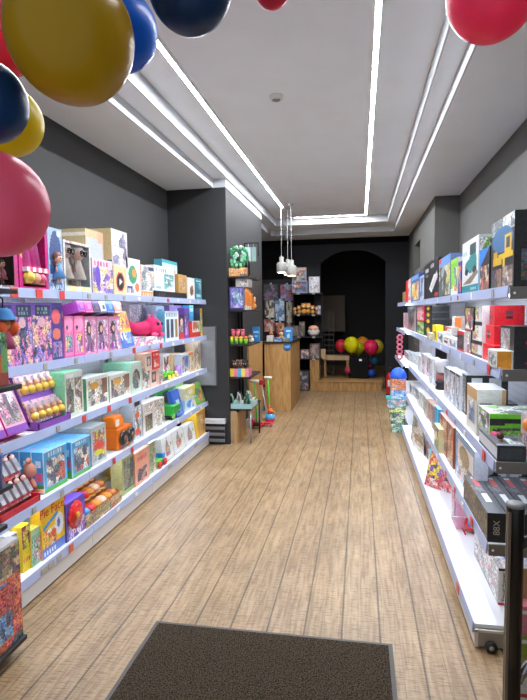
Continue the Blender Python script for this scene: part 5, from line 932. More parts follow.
for i, xx in enumerate((.82, .98)):
    mb = carton(MB(), .14, .1, .20, art('#e4e4e2', ('p', [(.15, .15), (.85, .15), (.92, .3), (.55, .48), (.3, .36)], '#2c2e30'), ('p', [(.3, .2), (.8, .2), (.8, .28), (.35, .3)], '#d8d8d8'), ('l', .1, .68, .6, .75, '#8a8c8e', 5)), '#dcdcda', '#d8d8d6', .008)
    o = mb.build('toy_box', PRINT, None, True, fix=False); tag(o, 'white box with small black drawing facing forward behind the dark board games, %s one' % ('left', 'right')[i], 'toy box')
    o.location = (xx - .05, 3.21, RS[3] + .03 - .029); o.scale = (1, 1, 1.5)
# --- base shelf
q = thing('paper_bag', 'crumpled clear and tan toy bag at the far end of the right base shelf', 'bag'); ya, yb = y_on(405, RXF[4] + .04, RS[4]), y_on(420, RXF[4] + .04, RS[4])
random.seed(3); vs_, fs_ = [], []; nx, nz = 12, 10; L_ = abs(ya - yb) * .8
for sgn in (0, 1):
    for j in range(nz + 1):
        for i in range(nx + 1):
            u, v = i / nx, j / nz; bul = .09 * math.sin(PI * u) * (1 - v * .75) * (1 if v > 0 else .8)
            vs_.append(((bul + random.uniform(-.008, .008)) * (1 if sgn else -1), (u - .5) * L_ * (1 - .15 * v), v * .30 + random.uniform(-.006, .006) * (j > 0)))
n1 = (nx + 1) * (nz + 1)
for s_ in (0, 1):
    for j in range(nz):
        for i in range(nx): a = s_ * n1 + j * (nx + 1) + i; fs_.append((a, a + 1, a + nx + 2, a + nx + 1))
bagf = art('#b8a488', ('v', 0, 0, 1, 1, '#c8b8a0 #a08868 #d8d0c4 #b89868 #98826a #dcd6ce', 26, 100))
mb = MB()
for f in fs_:
    c_ = [sum(vs_[i][k] for i in f) / 4 for k in range(3)]; mb.add([vs_[i] for i in f], [(0, 1, 2, 3)], bagf((c_[1] / L_ + .5), c_[2] / .31), True)
mb.build('bag_body', GLOSS, q, True); MB().box(-.012, -.14, .292, .012, .14, .31).build('header_card', mat('#c8b090', .5), q)
q.scale = (.85, .85, .9); q.location = (RXF[4] + .12, (ya + yb) / 2 + .08, RS[4] + .008)
for i, (a, b, tp, bg, pl, lb) in enumerate([(421, 424.5, 437, '#b8b4b0', '#d8d4d0 #8a7a70 #3a3034 #c8a890', 'grey figure pack'), (425, 427.8, 447, '#8a5a50', '#d0a090 #3a2a2c #e8e0dc #a85048', 'dark red figure pack'), (428.2, 432, 452, '#4aa8c0', '#58b8d0 #e8e0d4 #3a8098 #d8a888', 'teal figure pack')]):
    B('R', 4, a, b, tp, 'figure_pack', 'action figure', lb + ' on the far half of the right base shelf', art(bg, ('v', 0, 0, 1, 1, pl, 14, 101 + i)), bg, d=.07, back=.14)
for i, (ox, oz, sc, lb) in enumerate([(0, 0, 1.0, 'front'), (.12, 0, 1.0, 'rear')]):
    q = thing('candy_bag', 'bulging multicoloured toy bag, %s one of two in the middle of the right base shelf' % lb, 'bag'); Wb = .36 * sc; Hb = .30 * sc
    fa = art('#d84030', ('v', 0, .28, 1, 1, '#e8c820 #d83a4a #8a5ab8 #f0d840 #e86a30 #4a4a90 #c8508a #e8e0d0 #38304a', 46, 110 + i), ('v', 0, 0, 1, .28, '#e05050 #f0d8d8 #d83040 #e88888', 16, 112))
    mb = MB()
    for sg in (-1, 1):
        for j in range(10):
            for k_ in range(14):
                def pt(u, v): return (sg * .055 * math.sin(PI * u) ** .6 * math.sin(PI * min(1, v * .85 + .08)) ** .7, (u - .5) * Wb * (1 - .35 * v), v * Hb + .02 * math.sin(u * 5) * v)
                u0, u1, v0, v1 = k_ / 14, (k_ + 1) / 14, j / 10, (j + 1) / 10
                mb.add([pt(u0, v0), pt(u1, v0), pt(u1, v1), pt(u0, v1)], [(0, 1, 2, 3)], fa((u0 + u1) / 2, (v0 + v1) / 2), True)
    mb.build('bag_body', GLOSS, q, True); MB().box(-.006, -Wb * .3, Hb * .95, .006, Wb * .3, Hb * 1.02).build('top_seal', mat('#c87a50', .5), q)
    q.rotation_euler = (0, 0, math.radians(48))
    q.location = (RXF[4] + .15 + ox, y_on(439, RXF[4] + .12, RS[4]) + ox * .9, RS[4] + .001)
B('R', 4, 451.5, 456.5, 474, 'toy_pack', 'toy pack', 'small upright pink toy pack alone on the right base shelf', art('#d88aa8', ('v', .1, .1, .9, .9, '#e0a0b8 #b05880 #e8d0d8 #8a5a88', 12, 120)), '#e0a0b8', d=.06, back=.12)
B('R', 4, 457.5, 462.5, 486, 'toy_pack', 'toy pack', 'cream and green toy pack right of the pink pack, right base shelf', art('#d8d4c8', ('v', .1, .1, .9, .9, '#d8d4c8 #88b090 #e8c8a0 #a8b8c0', 10, 121)), '#dcd8cc', d=.06, back=.2)
q = thing('toy_helicopter', 'small red toy helicopter with a blue cockpit on the right base shelf', 'toy vehicle')
MB().ball((0, 0, .05), .045, 12, sq=(.8, 1.4, .9)).tube([(0, .05, .055), (0, .16, .07)], .014, 8, r1=.008).build('body', mat('#d82420', .35), q); MB().ball((0, -.04, .07), .026, 10).build('cockpit', mat('#3a80b8', .2), q)
MB().box(-.006, -.12, .098, .006, .12, .102).box(-.12, -.006, .098, .12, .006, .102).lathe([(.006, .085), (.006, .104)], 8).build('rotor', mat('#b8bcc0', .4), q); MB().tube([(-.04, -.06, .006), (-.04, .06, .006)], .005, 6).tube([(.04, -.06, .006), (.04, .06, .006)], .005, 6).tube([(-.04, 0, .006), (0, 0, .03)], .004, 6).tube([(.04, 0, .006), (0, 0, .03)], .004, 6).build('skid', mat('#c02020', .4), q)
q.location = (RXF[4] + .20, y_on(470, RXF[4] + .2, RS[4]), RS[4] + .001)
bk = B('R', 4, 474, 498, 558, 'board_game', 'board game', 'flat travel games box with a grey map picture, nearest on the right base shelf', art('#b8b0ac', ('v', .02, .02, .98, .98, '#c8c4c0 #a89890 #d8d4d0 #c8a0a0 #98a0a4 #e0dcd8 #b8b0a8', 70, 122)),
       art('#d0c8b8', ('r', 0, 0, 1, .06, '#c83040'), ('r', 0, .94, 1, 1, '#1c1c20')), art('#c0bab4', ('v', 0, 0, 1, 1, '#c8c4c0 #a89890 #d8d4d0', 20, 5)), hh=.19, d=.055, back=.16, tilt=0)
lettering('Travel Games', .027, '#1a1a1e', bk, (bk.dimensions.x / 2 + .001, .0275, bk.dimensions.z * .5), (PI / 2, -PI / 2, PI / 2), 'lettering')
B('R', 4, 484, 499, 549, 'board_game', 'board game', 'blue box with rows of white cards behind the travel games box, right base shelf', art('#3a64d0', *[('r', .08 + .3 * c, .1 + .22 * r, .3 + .3 * c, .26 + .22 * r, '#e4e8f2') for c in range(3) for r in range(4)]), '#3a64d0', d=.10, back=.225, cell=.012)
# ------------------------------------------------------------------ toy rack beside the grey column
BLK = mat('#161618', .5, noise=.1, key='black_metal')
rk = thing('toy_rack', 'narrow black toy rack standing along the side of the grey column', 'toy rack', (-1.415, 6.45, 0))
RZ = [.43, .815, 1.21, 1.62, 2.02]
for z in RZ: MB().box(-.122, -.33, z - .022, .125, .33, z).build('shelf', BLK, rk, bevel=.003)
for yy in (.14, .30): MB().box(-.125, yy, 0, -.10, yy + .025, 2.3).build('upright', BLK, rk)
MB().tube([(.11, -.28, 0.0), (.11, -.28, .41)], .009, 8).build('leg', mat('#b8b8b8', .3, metal=.7), rk); MB().tube([(.11, .28, 0.0), (.11, .28, .41)], .009, 8).build('leg', BLK, rk)
t = thing('wooden_box', 'low open pale wooden box at the foot of the black toy rack', 'box', (-1.47, 6.14, 0))
MB().box(-.075, -.02, 0, -.0, .0, .40).build('front_board', PALE, t, bevel=.003); MB().box(-.0, -.02, 0, .022, .42, .38).build('side_board', OAK, t, bevel=.003); MB().box(-.075, .0, .02, -.0, .42, .04).build('bottom_board', OAK, t)
def rb(x0, x1, z0, z1, y0, y1, name, cat, label, front, side='#303036', top=None, m=PRINT, group=None):
    "small printed box facing the camera"
    mb = carton(MB(), x1 - x0, y1 - y0, z1 - z0, front, side, top or side, .014); o = mb.build(name, m, None, True, fix=False); tag(o, label, cat, group); o.location = ((x0 + x1) / 2, y0, z0 + .0008); return o
# top level
rb(-1.54, -1.325, RZ[4], RZ[4] + .10, 6.16, 6.32, 'display_box', 'display box', 'orange display box on top of the black rack by the column', art('#d8882c', ('v', 0, 0, 1, 1, '#e09838 #c87828 #d8a868 #e8b870 #6a4a28', 14, 200)), '#c87c28')
for i, (x, h) in enumerate([(-1.49, .30), (-1.37, .31)]):
    q = thing('toy_bag', 'clear bag of mint green toys standing on the orange display box, %s one' % ('left', 'right')[i], 'toy bag', (x, 6.24, RZ[4] + .102)); random.seed(7 + i)
    mb = MB()
    for k in range(26): mb.ball((random.uniform(-.045, .045), random.uniform(-.02, .02), .025 + k * .009), random.uniform(.014, .024), 7, cl(random.choice(['#3aa868', '#78d0a0', '#c8ecd8', '#2a8850', '#a8e0c8'])), sq=(1, .8, 1.2))
    mb.build('toys', GLOSS, q, True, kind=None)['kind'] = 'stuff'
    MB().add([(-.06, -.045, 0), (.06, -.045, 0), (.045, -.02, h), (-.045, -.02, h)], [(0, 1, 2, 3)]).build('bag_front', CLEAR, q, fix=False)
q = thing('hook_stand', 'black wire hook stand with small packs above the mint green bags', 'stand', (-1.40, 6.70, RZ[4] + .001))
MB().box(-.07, -.01, 0, -.05, .01, .46).box(-.07, -.01, .44, .13, .01, .46).box(.11, -.01, .28, .13, .01, .44).box(-.09, -.06, 0, .1, .06, .012).build('frame', BLK, q)
for i, (x, c) in enumerate([(-.01, '#c8d0d8'), (.06, '#8aa8a0')]): MB().box(x - .03, -.02, .22, x + .03, -.012, .40).box(x - .003, -.016, .40, x + .003, -.013, .445).build('hanging_pack', mat(c, .3), q)
q = thing('bottle', 'tall black bottle on top of the black rack, right of the mint green bags', 'bottle', (-1.29 - .045, 6.26, RZ[4] + .001))
MB().lathe([(.028, 0), (.032, .02), (.03, .16), (.014, .22), (.012, .27)], 14).build('body', mat('#121214', .2), q)
# level 4
rb(-1.46, -1.31, RZ[3] + .275, RZ[3] + .395 - .02, 6.16, 6.4, 'toy_box', 'toy box', 'grey white box with a dark line drawing, on the purple box on the black rack', art('#b8b0ac', ('v', .4, .1, .95, .9, '#c8c4c0 #58504e #b8b0ac #e0dcd8 #8a8280', 14, 201)), '#a8a09c')
rb(-1.535, -1.36, RZ[3], RZ[3] + .274, 6.14, 6.4, 'toy_box', 'toy box', 'purple and blue picture box on the upper level of the black rack by the column', art('#3a3880', ('v', .06, .1, .94, .95, '#5848a8 #8a70d0 #4868b8 #a8c0d0 #384090 #d0c0e0 #78a0b0', 30, 202), ('r', 0, 0, 1, .06, '#24244a')), '#c8c8d0')
for i in range(3): rb(-1.352 + i * .026, -1.330 + i * .026, RZ[3], RZ[3] + .26 - .03 * i, 6.18, 6.3, 'toy_pack', 'toy pack', 'slim orange pack beside the purple box on the black rack, %s of three' % ('left', 'middle', 'right')[i], art('#d87a28', ('r', 0, .0, 1, .2, '#d8d0c8'), ('r', 0, .85, 1, 1, '#e8a050')), '#c86c20')
for i, (x, y_) in enumerate([(-1.35, 6.7), (-1.33, 6.58)]):
    q = thing('tiger_plush', 'small orange tiger plush on the upper level of the black rack, %s one' % ('rear', 'front')[i], 'plush toy', (x, y_ - .05, RZ[3] + .001))
    MB().ball((0, 0, .045), .045, 10, sq=(1, .9, 1)).ball((0, -.02, .115), .04, 10).build('body', mat('#d8924a', .85), q); MB().ball((-.025, -.02, .15), .014, 8).ball((.025, -.02, .15), .014, 8).build('ears', mat('#e8dcc8', .85), q); MB().ball((0, -.055, .105), .018, 8).build('muzzle', mat('#f0e8dc', .85), q)
# level 3: neon cups and blue card
for i in range(7):
    r_, c_ = (0, i) if i < 4 else (1, i - 4)
    q = thing('slime_cup', '%s slime cup on the black rack, %s row, %s from the left' % ('lime and orange' if r_ == 0 else 'pink', ('lower', 'upper')[r_], ('first', 'second', 'third', 'fourth')[c_]), 'cup', (-1.525 + c_ * .058 + r_ * .02, 6.18, RZ[2] + .001 + r_ * .091))
    mb = MB().lathe([(.02, 0), (.024, .045), (.025, .062)], 12, None, cl('#8ae020' if r_ == 0 else '#e07080')); mb.build('cup', GLOSS, q, True)
    mb = MB().lathe([(.026, .062), (.027, .08), (.02, .09)], 12, None, cl(('#f0b828' if c_ < 3 else '#e06a50') if r_ == 0 else '#d85068')); mb.build('lid', GLOSS, q, True)
rb(-1.335, -1.31 + .07, RZ[2], RZ[2] + .19, 6.70, 6.72, 'price_sign', 'sign', 'bright blue price card beside the slime cups on the black rack', art('#2a90d8', ('r', .2, .55, .8, .68, '#b8e0f4'), ('r', .3, .3, .7, .42, '#a0d4f0')), '#2480c4').location.x -= .04
for i, (x, c) in enumerate([(-1.30 - .03, '#c8b090'), (-1.345, '#e0d8d0')]):
    q = thing('plush_toy', '%s small plush near the blue price card on the black rack' % ('tan', 'white')[i], 'plush toy', (x, 6.36 + .14 * i, RZ[2] + .001)); MB().ball((0, 0, .03), .03, 10).ball((0, -.015, .075), .024, 10).build('body', mat(c, .85), q); MB().ball((-.016, -.015, .098), .009, 6).ball((.016, -.015, .098), .009, 6).build('ears', mat('#6a4a38', .85), q)
# level 2: tub of plush
mb = MB(); f_ = art('#e8c840', ('r', .2, 0, .4, 1, '#e87890'), ('r', .4, 0, .62, 1, '#58b0d8'), ('r', .62, 0, .8, 1, '#f0d860'), ('r', .8, 0, 1, 1, '#e890a0'))
mb.sheet((-.115, -.09, 0), (.23, 0, 0), (0, 0, .10), 20, 6, f_); mb.sheet((.115, -.09, 0), (0, .18, 0), (0, 0, .10), 8, 6, plain('#d87890')); mb.sheet((-.115, .09, 0), (.0, -.18, 0), (0, 0, .10), 8, 6, plain('#e87890')); mb.sheet((.115, .09, 0), (-.23, 0, 0), (0, 0, .1), 8, 2, plain('#d8b840')); mb.sheet((-.115, -.09, .002), (.23, 0, 0), (0, .18, 0), 2, 2, plain('#d8b840')); q = tag(mb.build('toy_tub', PRINT, None, True, fix=False), 'open tub with yellow, blue and pink panels, middle of the black rack', 'tub'); q.location = (-1.43, 6.24, RZ[1] + .001)
random.seed(12)
for i, (x, y_, c, nm) in enumerate([(-.06, -.03, '#6a4a3a', 'dark brown'), (.0, .02, '#8a6a58', 'mid brown'), (.06, -.02, '#3a3034', 'black'), (-.03, .05, '#b8a898', 'beige')]):
    t = thing('plush_toy', '%s plush head poking out of the multicoloured tub on the black rack' % nm, 'plush toy', (-1.43 + x, 6.24 + y_, RZ[1] + .006)); MB().ball((0, 0, .05), .044, 10, sq=(1, 1, 1.1)).ball((0, -.01, .14), .042, 10).build('body', mat(c, .85), t); MB().ball((-.028, -.01, .178), .015, 8).ball((.028, -.01, .178), .015, 8).build('ears', mat(c, .85, noise=.15), t); MB().ball((-.014, -.05, .15), .006, 6).ball((.014, -.05, .15), .006, 6).build('eyes', mat('#d8d4d0', .3), t)
# level 1: teal tray of mint and white figures
q = thing('toy_tray', 'shallow teal tray on the lowest level of the black rack', 'tray', (-1.418, 6.30, RZ[0] + .001))
mb = MB(); mb.box(-.118, -.19, 0, .14, .19, .008).box(-.118, -.19, .008, .14, -.182, .06).box(-.118, .182, .008, .14, .19, .06).box(-.118, -.182, .008, -.11, .182, .06).box(.132, -.182, .008, .14, .182, .06); mb.build('tray', mat('#9ac0c0', .4), q)
for i in range(9):
    cx_, cy_ = -.085 + (i % 3) * .085, -.12 + (i // 3) * .12
    t = thing('dinosaur_toy', '%s toy dinosaur in the teal tray, %s row, %s' % (('mint', 'white', 'dark')[(i + i // 3) % 3], ('front', 'middle', 'back')[i // 3], ('left', 'centre', 'right')[i % 3]), 'toy animal', (-1.418 + cx_, 6.30 + cy_, RZ[0] + .010)); t.rotation_euler = (0, 0, .3 * (i % 4) - .4); t.scale = (.74, .74, .95)
    MB().ball((0, 0, .06), .032, 9, sq=(1, 1.4, 1)).tube([(0, -.03, .07), (0, -.05, .13), (0, -.075, .165)], .016, 7, r1=.012).ball((0, -.085, .17), .02, 8, sq=(.8, 1.4, .8)).tube([(0, .03, .06), (0, .1, .08)], .016, 7, r1=.004).tube([(-.015, -.02, .05), (-.018, -.02, 0)], .01, 6).tube([(.015, -.02, .05), (.018, -.02, 0)], .01, 6).tube([(-.015, .025, .05), (-.018, .025, 0)], .01, 6).tube([(.015, .025, .05), (.018, .025, 0)], .01, 6).build('body', mat(('#98c8b0', '#dcdcd8', '#48584c')[(i + i // 3) % 3], .45), t)
    MB().ball((-.014, -.095, .178), .004, 5).ball((.014, -.095, .178), .004, 5).build('eyes', mat('#202020', .3), t)
# push toys leaning on the wooden wall panel
struct('trim_8', MB().box(-1.545, 7.12, .112, -1.52, 8.18, 1.13), OAKV)
def push_toy(x, y, label, chick):
    q = thing('push_toy', label, 'push toy', (x, y, 0))
    MB().tube([(-.0, .0, .08), (-.04, .10, .62)], .011, 8).build('stick', mat('#4cc02c', .4), q)
    MB().tube([(-.10, .09, .635), (.02, .11, .635)], .02, 10).build('handle', mat('#e4e0dc', .4), q)
    if chick:
        MB().ball((0, 0, .075), .075, 14, sq=(1, 1, .85)).build('bowl', mat('#4aa8dc', .35), q); MB().lathe([(.055, .012), (.075, .04), (.077, .055)], 16).build('rim', mat('#d02c58', .35), q)
        b_ = MB().ball((.01, -.01, .16), .045, 12).tube([(.0, .0, .19), (-.02, .02, .25)], .02, 8, r1=.006).build('bird', mat('#e0542c', .4), q); MB().tube([(.04, -.03, .165), (.085, -.05, .16)], .014, 8, r1=.003).build('beak', mat('#f0c030', .4), b_)
    else:
        MB().box(-.04, -.06, .03, .04, .06, .08).build('cart', mat('#38141a', .4), q, bevel=.01)
        for sx in (-1, 1):
            for sy in (-1, 1): MB().lathe([(.035, -.012), (.04, 0), (.035, .012)], 14, Matrix.Translation((sx * .06, sy * .06, .04)) @ Matrix.Rotation(PI / 2, 4, 'Y')).build('wheel', mat('#c01f2a', .4), q)
        MB().ball((-.05, .03, .09), .03, 10).build('butterfly', mat('#d8384c', .4), q)
    return q
push_toy(-1.40, 7.02, 'green stick push toy with red wheels and white handle, nearer one by the wood panel', False)
push_toy(-1.28, 7.40, 'push toy with a red bird on a blue bowl and a green stick', True)
q = thing('toy_trolley', 'small red toy cart lying on the floor between the two push toys', 'toy', (-1.27, 7.13, 0))
MB().box(-.05, -.04, .03, .05, .04, .06).build('deck', mat('#b8202c', .4), q, bevel=.01)
for sx in (-1, 1):
    for sy in (-1, 1): MB().lathe([(.026, -.01), (.03, 0), (.026, .01)], 12, Matrix.Translation((sx * .055, sy * .035, .03)) @ Matrix.Rotation(PI / 2, 4, 'Y')).build('wheel', mat('#d83a48', .4), q)
q = thing('toy_broom', 'grey stick toy with a red grip leaning between the push toys', 'toy', (-1.40, 7.62, 0)); MB().tube([(.06, -.08, .01), (-.06, .1, .52)], .012, 8).build('stick', mat('#b8b8b4', .4), q); MB().box(-.09, .06, .5, -.02, .14, .57).build('grip', mat('#b82430', .4), q)
# ------------------------------------------------------------------ counter
t = thing('shop_counter', 'tall oak shop counter at the back left with a dark top and a blue sticker', 'counter', (-1.28, 8.9, 0))
MB().box(-.215, -.70, .0, .20, -.68, 1.09).build('front_panel', OAKV, t, bevel=.003); MB().box(.18, -.68, 0, .20, .62, 1.09).build('side_panel', OAK, t, bevel=.003); MB().box(-.235, -.72, 1.09, .22, .64, 1.12).build('worktop', mat('#2a2624', .4), t, bevel=.003); MB().box(-.215, -.68, .05, -.20, .62, 1.09).build('rear_panel', mat('#2a221a', .6), t)
s_ = MB().lathe([(.062, 0), (.062, .004)], 24, Matrix.Translation((.15, -.701, 1.035)) @ Matrix.Rotation(PI / 2, 4, 'X')).build('sticker', mat('#2f8ad8', .4), t); MB().box(.11, -.7065, 1.035, .19, -.7055, 1.042).box(.12, -.7065, 1.018, .18, -.7055, 1.024).build('sticker_lines', mat('#d8ecf8', .4), s_)
for i, (x, w_, h_, c1, pal, lb) in enumerate([(-1.46, .10, .09, '#c8bcb0', '#e0d8d0 #a89888 #d8d0c8', 'cream display pack at the left end of the counter top'), (-1.34, .12, .06, '#3a70b0', '#4a80c0 #a8c0d8 #2a5088', 'low blue display pack in the middle of the counter top'), (-1.20, .09, .05, '#4a4438', '#6a5c48 #3a342c #a89878', 'low brown display pack beside the blue card on the counter')]):
    rb(x, x + w_, 1.12, 1.12 + h_, 8.22, 8.34, 'display_pack', 'display pack', lb, art(c1, ('v', 0, 0, 1, 1, pal, 10, 210 + i)), c1)
q = rb(-1.20, -1.07, 1.12, 1.335, 8.40, 8.42, 'price_sign', 'sign', 'bright blue price card with white marks standing on the counter', art('#2a86d0', ('r', .2, .7, .8, .8, '#d0e8f6'), ('p', [(.35, .2), (.7, .2), (.62, .55), (.4, .5)], '#b8dcf2')), '#2478bc')
for i, (x, y_, c) in enumerate([(-1.42, 8.45, '#b87850'), (-1.30, 8.5, '#a03a38'), (-1.24, 8.36, '#d0b080')]):
    q = thing('plush_toy', '%s small plush sitting on the counter top' % ('ginger', 'dark red', 'sandy')[i], 'plush toy', (x, y_, 1.121)); MB().ball((0, 0, .045), .045, 10).ball((0, -.02, .115), .036, 10).build('body', mat(c, .85), q); MB().ball((-.022, -.02, .148), .012, 6).ball((.022, -.02, .148), .012, 6).build('ears', mat('#3a2a24', .85), q)
# ------------------------------------------------------------------ black wall shelves at the back
t = thing('wall_shelves', 'black wall shelves of toys left of the dark arch', 'shelves', (-1.05, 10.82, 0))
for z in (1.955, 1.525, 1.085, .64): MB().box(-.30, -.34, z - .02, .30, 0, z).build('shelf', BLK, t)
for x in (-.30, .285): MB().box(x, -.06, .4, x + .015, 0, 1.96).build('side_rail', BLK, t)
for z in (1.955, 1.525, 1.085, .64):
    for x in (-.16, .14): MB().box(x - .03, -.345, z - .03, x + .03, -.341, z + .005).build('price_tag', TAGG, t)
ys = 10.50
def bk_(x0, x1, z0, z1, nm, cat, lb, c1, pal, seed, y0=ys, d=.12): return rb(x0, x1, z0, z1, y0, y0 + d, nm, cat, lb, art(c1, ('v', .05, .05, .95, .95, pal, 24, seed)), c1)
bk_(-1.335, -1.03, 1.955, 2.19, 'toy_bag', 'toy pack', 'lower picture pack with a red edge, top black shelf left of the arch', '#8a94b0', '#2a2c48 #c0a878 #5868a0 #e0d8d0 #b84850 #4a3a38', 221)
bk_(-1.325, -1.05, 2.192, 2.46, 'toy_bag', 'toy pack', 'upper picture pack standing on the red edged one, top black shelf', '#98908c', '#48342c #7888a0 #c8b098 #383848 #a85848', 222)
bk_(-1.0, -.79, 1.955, 2.27, 'toy_bag', 'toy pack', 'pale grey white pack on the top black shelf left of the arch', '#c4c4c8', '#d8d8dc #b0b0b8 #c8c4c8 #e0e0e0 #a890a0', 223)
random.seed(4)
for i in range(6):
    x = -1.29 + i * .088
    q = thing('tiger_plush', 'orange tiger plush, %s in the row on the black wall shelf' % ('first', 'second', 'third', 'fourth', 'fifth', 'sixth')[i], 'plush toy', (x, 10.58 + .03 * (i % 2), 1.526), group='tiger plush row on the black wall shelf')
    hh = (.8, 1.0, 1.25, 1.25, 1.0, .85)[i]
    MB().ball((0, 0, .05 * hh), .05 * hh, 9, sq=(.85, .9, 1)).ball((0, -.03, .135 * hh), .045 * hh, 9).build('body', mat('#d89848', .85, noise=.2), q); MB().ball((-.028 * hh, -.03, .175 * hh), .014 * hh, 6).ball((.028 * hh, -.03, .175 * hh), .014 * hh, 6).build('ears', mat('#7a4a24', .85), q); MB().ball((0, -.07, .125 * hh), .02 * hh, 7).build('muzzle', mat('#e8dcc4', .85), q)
bk_(-.83, -.77, 1.525, 1.70, 'toy_pack', 'toy pack', 'grey violet pack right of the tiger plush row', '#8a8498', '#a8a0b8 #686078 #c0bccc', 224)
for i, (a, b, h_, c1, pal, lb) in enumerate([(-1.335, -1.21, .22, '#3a3438', '#5a4a38 #2a2628 #7a5a48 #48503c', 'dark brown pack at the left'), (-1.20, -1.09, .30, '#38382c', '#4a4a30 #6a5a3c #282420 #8a4a48', 'taller olive pack in the middle')]): bk_(a, b, 1.085, 1.085 + h_, 'toy_pack', 'toy pack', lb + ' of the third black wall shelf', c1, pal, 225 + i)
q = thing('plush_toy', 'peach and white round plush on the third black wall shelf', 'plush toy', (-.92, 10.6, 1.086)); MB().ball((0, 0, .09), .11, 12, sq=(1.1, .8, .8)).build('body', mat('#d8d0cc', .85), q); MB().ball((0, -.02, .16), .085, 12, sq=(1.2, .9, .7)).build('head', mat('#e0a488', .85), q); MB().ball((-.04, -.085, .13), .012, 6).ball((.04, -.085, .13), .012, 6).build('eyes', mat('#181818', .3), q)
for i, (a, b, h_, c1, pal, lb) in enumerate([(-1.335, -1.18, .16, '#3c3034', '#5a4048 #a8808a #2a2426 #c8a8a0', 'left'), (-1.17, -1.0, .18, '#7a5a5c', '#c89898 #5a3c40 #d8c0b8 #382c30', 'middle'), (-.99, -.79, .30, '#44342c', '#6a5040 #a88878 #302824 #8a6a58', 'right')]): bk_(a, b, .64, .64 + h_, 'toy_pack', 'toy pack', 'dark pinkish toy pack on the lowest black wall shelf, ' + lb, c1, pal, 230 + i)
bk_(-1.30, -1.0, .001, .40, 'toy_box', 'toy box', 'black box with red and white pictures on the floor under the wall shelves', '#1c1a20', '#1c1a20 #c8c4c8 #8a3a44 #38343c #a09aa4 #1c1a20', 233, 10.44, .2)
struct('trim_9', MB().box(-.985, 10.46, 0, -.80, 10.80, .62), OAK)
# hanging packs on the dark wall left of the shelves
t = thing('pegboard', 'black pegboard with hooks on the back wall behind the counter', 'pegboard', (-1.72, 10.80, 0.9)); MB().box(-.38, -.02, 0, .36, 0, 1.35).build('board', mat('#17171a', .6), t); MB().box(-.38, -.03, 1.33, .36, -.02, 1.35).box(-.38, -.03, 0, .36, -.02, .02).build('rail', BLK, t)
hk = [(-1.80, 1.83, .30, .32, '#2a2230', '#3c2c48 #58405c #1c1820 #785878', 'dark purple'), (-1.47, 1.80, .26, .34, '#4a3a5c', '#6a5080 #a84a58 #8a90b8 #382c48', 'violet and red'),
      (-1.83, 1.47, .20, .36, '#8a7c64', '#c8b898 #4a3c30 #3a3848 #d0c8b8', 'cream'), (-1.62, 1.40, .19, .42, '#7c9cc4', '#a8c0dc #5878a8 #d0dce8', 'light blue'), (-1.42, 1.36, .12, .42, '#6a5c48', '#b8a888 #3c3428 #88806c', 'khaki'),
      (-1.84, 1.18, .22, .26, '#7a4a44', '#c88878 #4a2c2c #e0c8b8 #8a4038', 'brick red'), (-1.62, 1.16, .18, .2, '#8a4a34', '#c86a3c #58301f #d8a878', 'rust orange'), (-1.43, 1.14, .12, .2, '#54484c', '#7a6a6c #a86068 #2c2828', 'mauve grey')]
for i, (x, z, w_, h_, c1, pal, nm) in enumerate(hk):
    q = thing('hanging_pack', '%s toy pack hanging on the hook panel behind the counter' % nm, 'toy pack', (x, 10.70, z))
    mb = MB(); fa = art(c1, ('v', 0, .0, 1, 1, pal, 20, 240 + i)); n = 8
    mb.sheet((-w_ / 2, 0, 0), (w_, 0, 0), (0, 0, h_), 14, 16, fa); mb.box(-w_ / 2, .001, 0, w_ / 2, .04, h_, cl(c1)); mb.build('pack', GLOSS, q, True, fix=False)
    MB().tube([(0, .02, h_), (0, .02, h_ + .03)], .02, 8).build('hanger', mat('#c0c0c0', .4), q); MB().tube([(0, .08, h_ + .02), (0, -.01, h_ + .03)], .004, 6).build('hook', mat('#909090', .3, metal=.8), q)
# ------------------------------------------------------------------ behind the arch
t = thing('lattice_rack', 'dark lattice rack standing just inside the arch on the left', 'rack', (-.66, 11.44, .2))
mb = MB()
for x in (-.1, 0, .1): mb.box(x - .008, -.01, 0, x + .008, .01, 1.42)
mb.build('upright', mat('#241f1a', .5), t)
mb = MB()
for k in range(12): mb.box(-.11, -.014, .06 + k * .115, .11, -.008, .085 + k * .115)
mb.build('slat', mat('#38302a', .5), t)
t = thing('wooden_bench', 'narrow pale wooden bench inside the arch, left of the black bin', 'bench', (-.45, 11.2, .2)); MB().box(-.34, -.15, .36, .23, .15, .45).build('seat', PALE, t, bevel=.004)
for x in (-.30, .17): MB().box(x, -.12, 0, x + .05, .12, .36).build('leg', OAK, t)
t = thing('sign_block', 'small pale wooden block at the left edge of the arch', 'block', (-.73, 10.70, .62)); MB().box(-.055, -.02, 0, .04, .02, .20).build('block', PALE, t); MB().box(-.06, .0, -.415, -.045, .012, .0).build('post', BLK, t)
t = thing('black_bin', 'black square bin with a small white tag under the balloons in the arch', 'bin', (-.02, 11.05, .2)); MB().box(-.18, -.17, 0, .18, .17, .43).build('body', mat('#060607', .7, spec=.2), t, bevel=.01); MB().box(.0, -.176, .36, .06, -.171, .40).build('tag', TAGW, t)
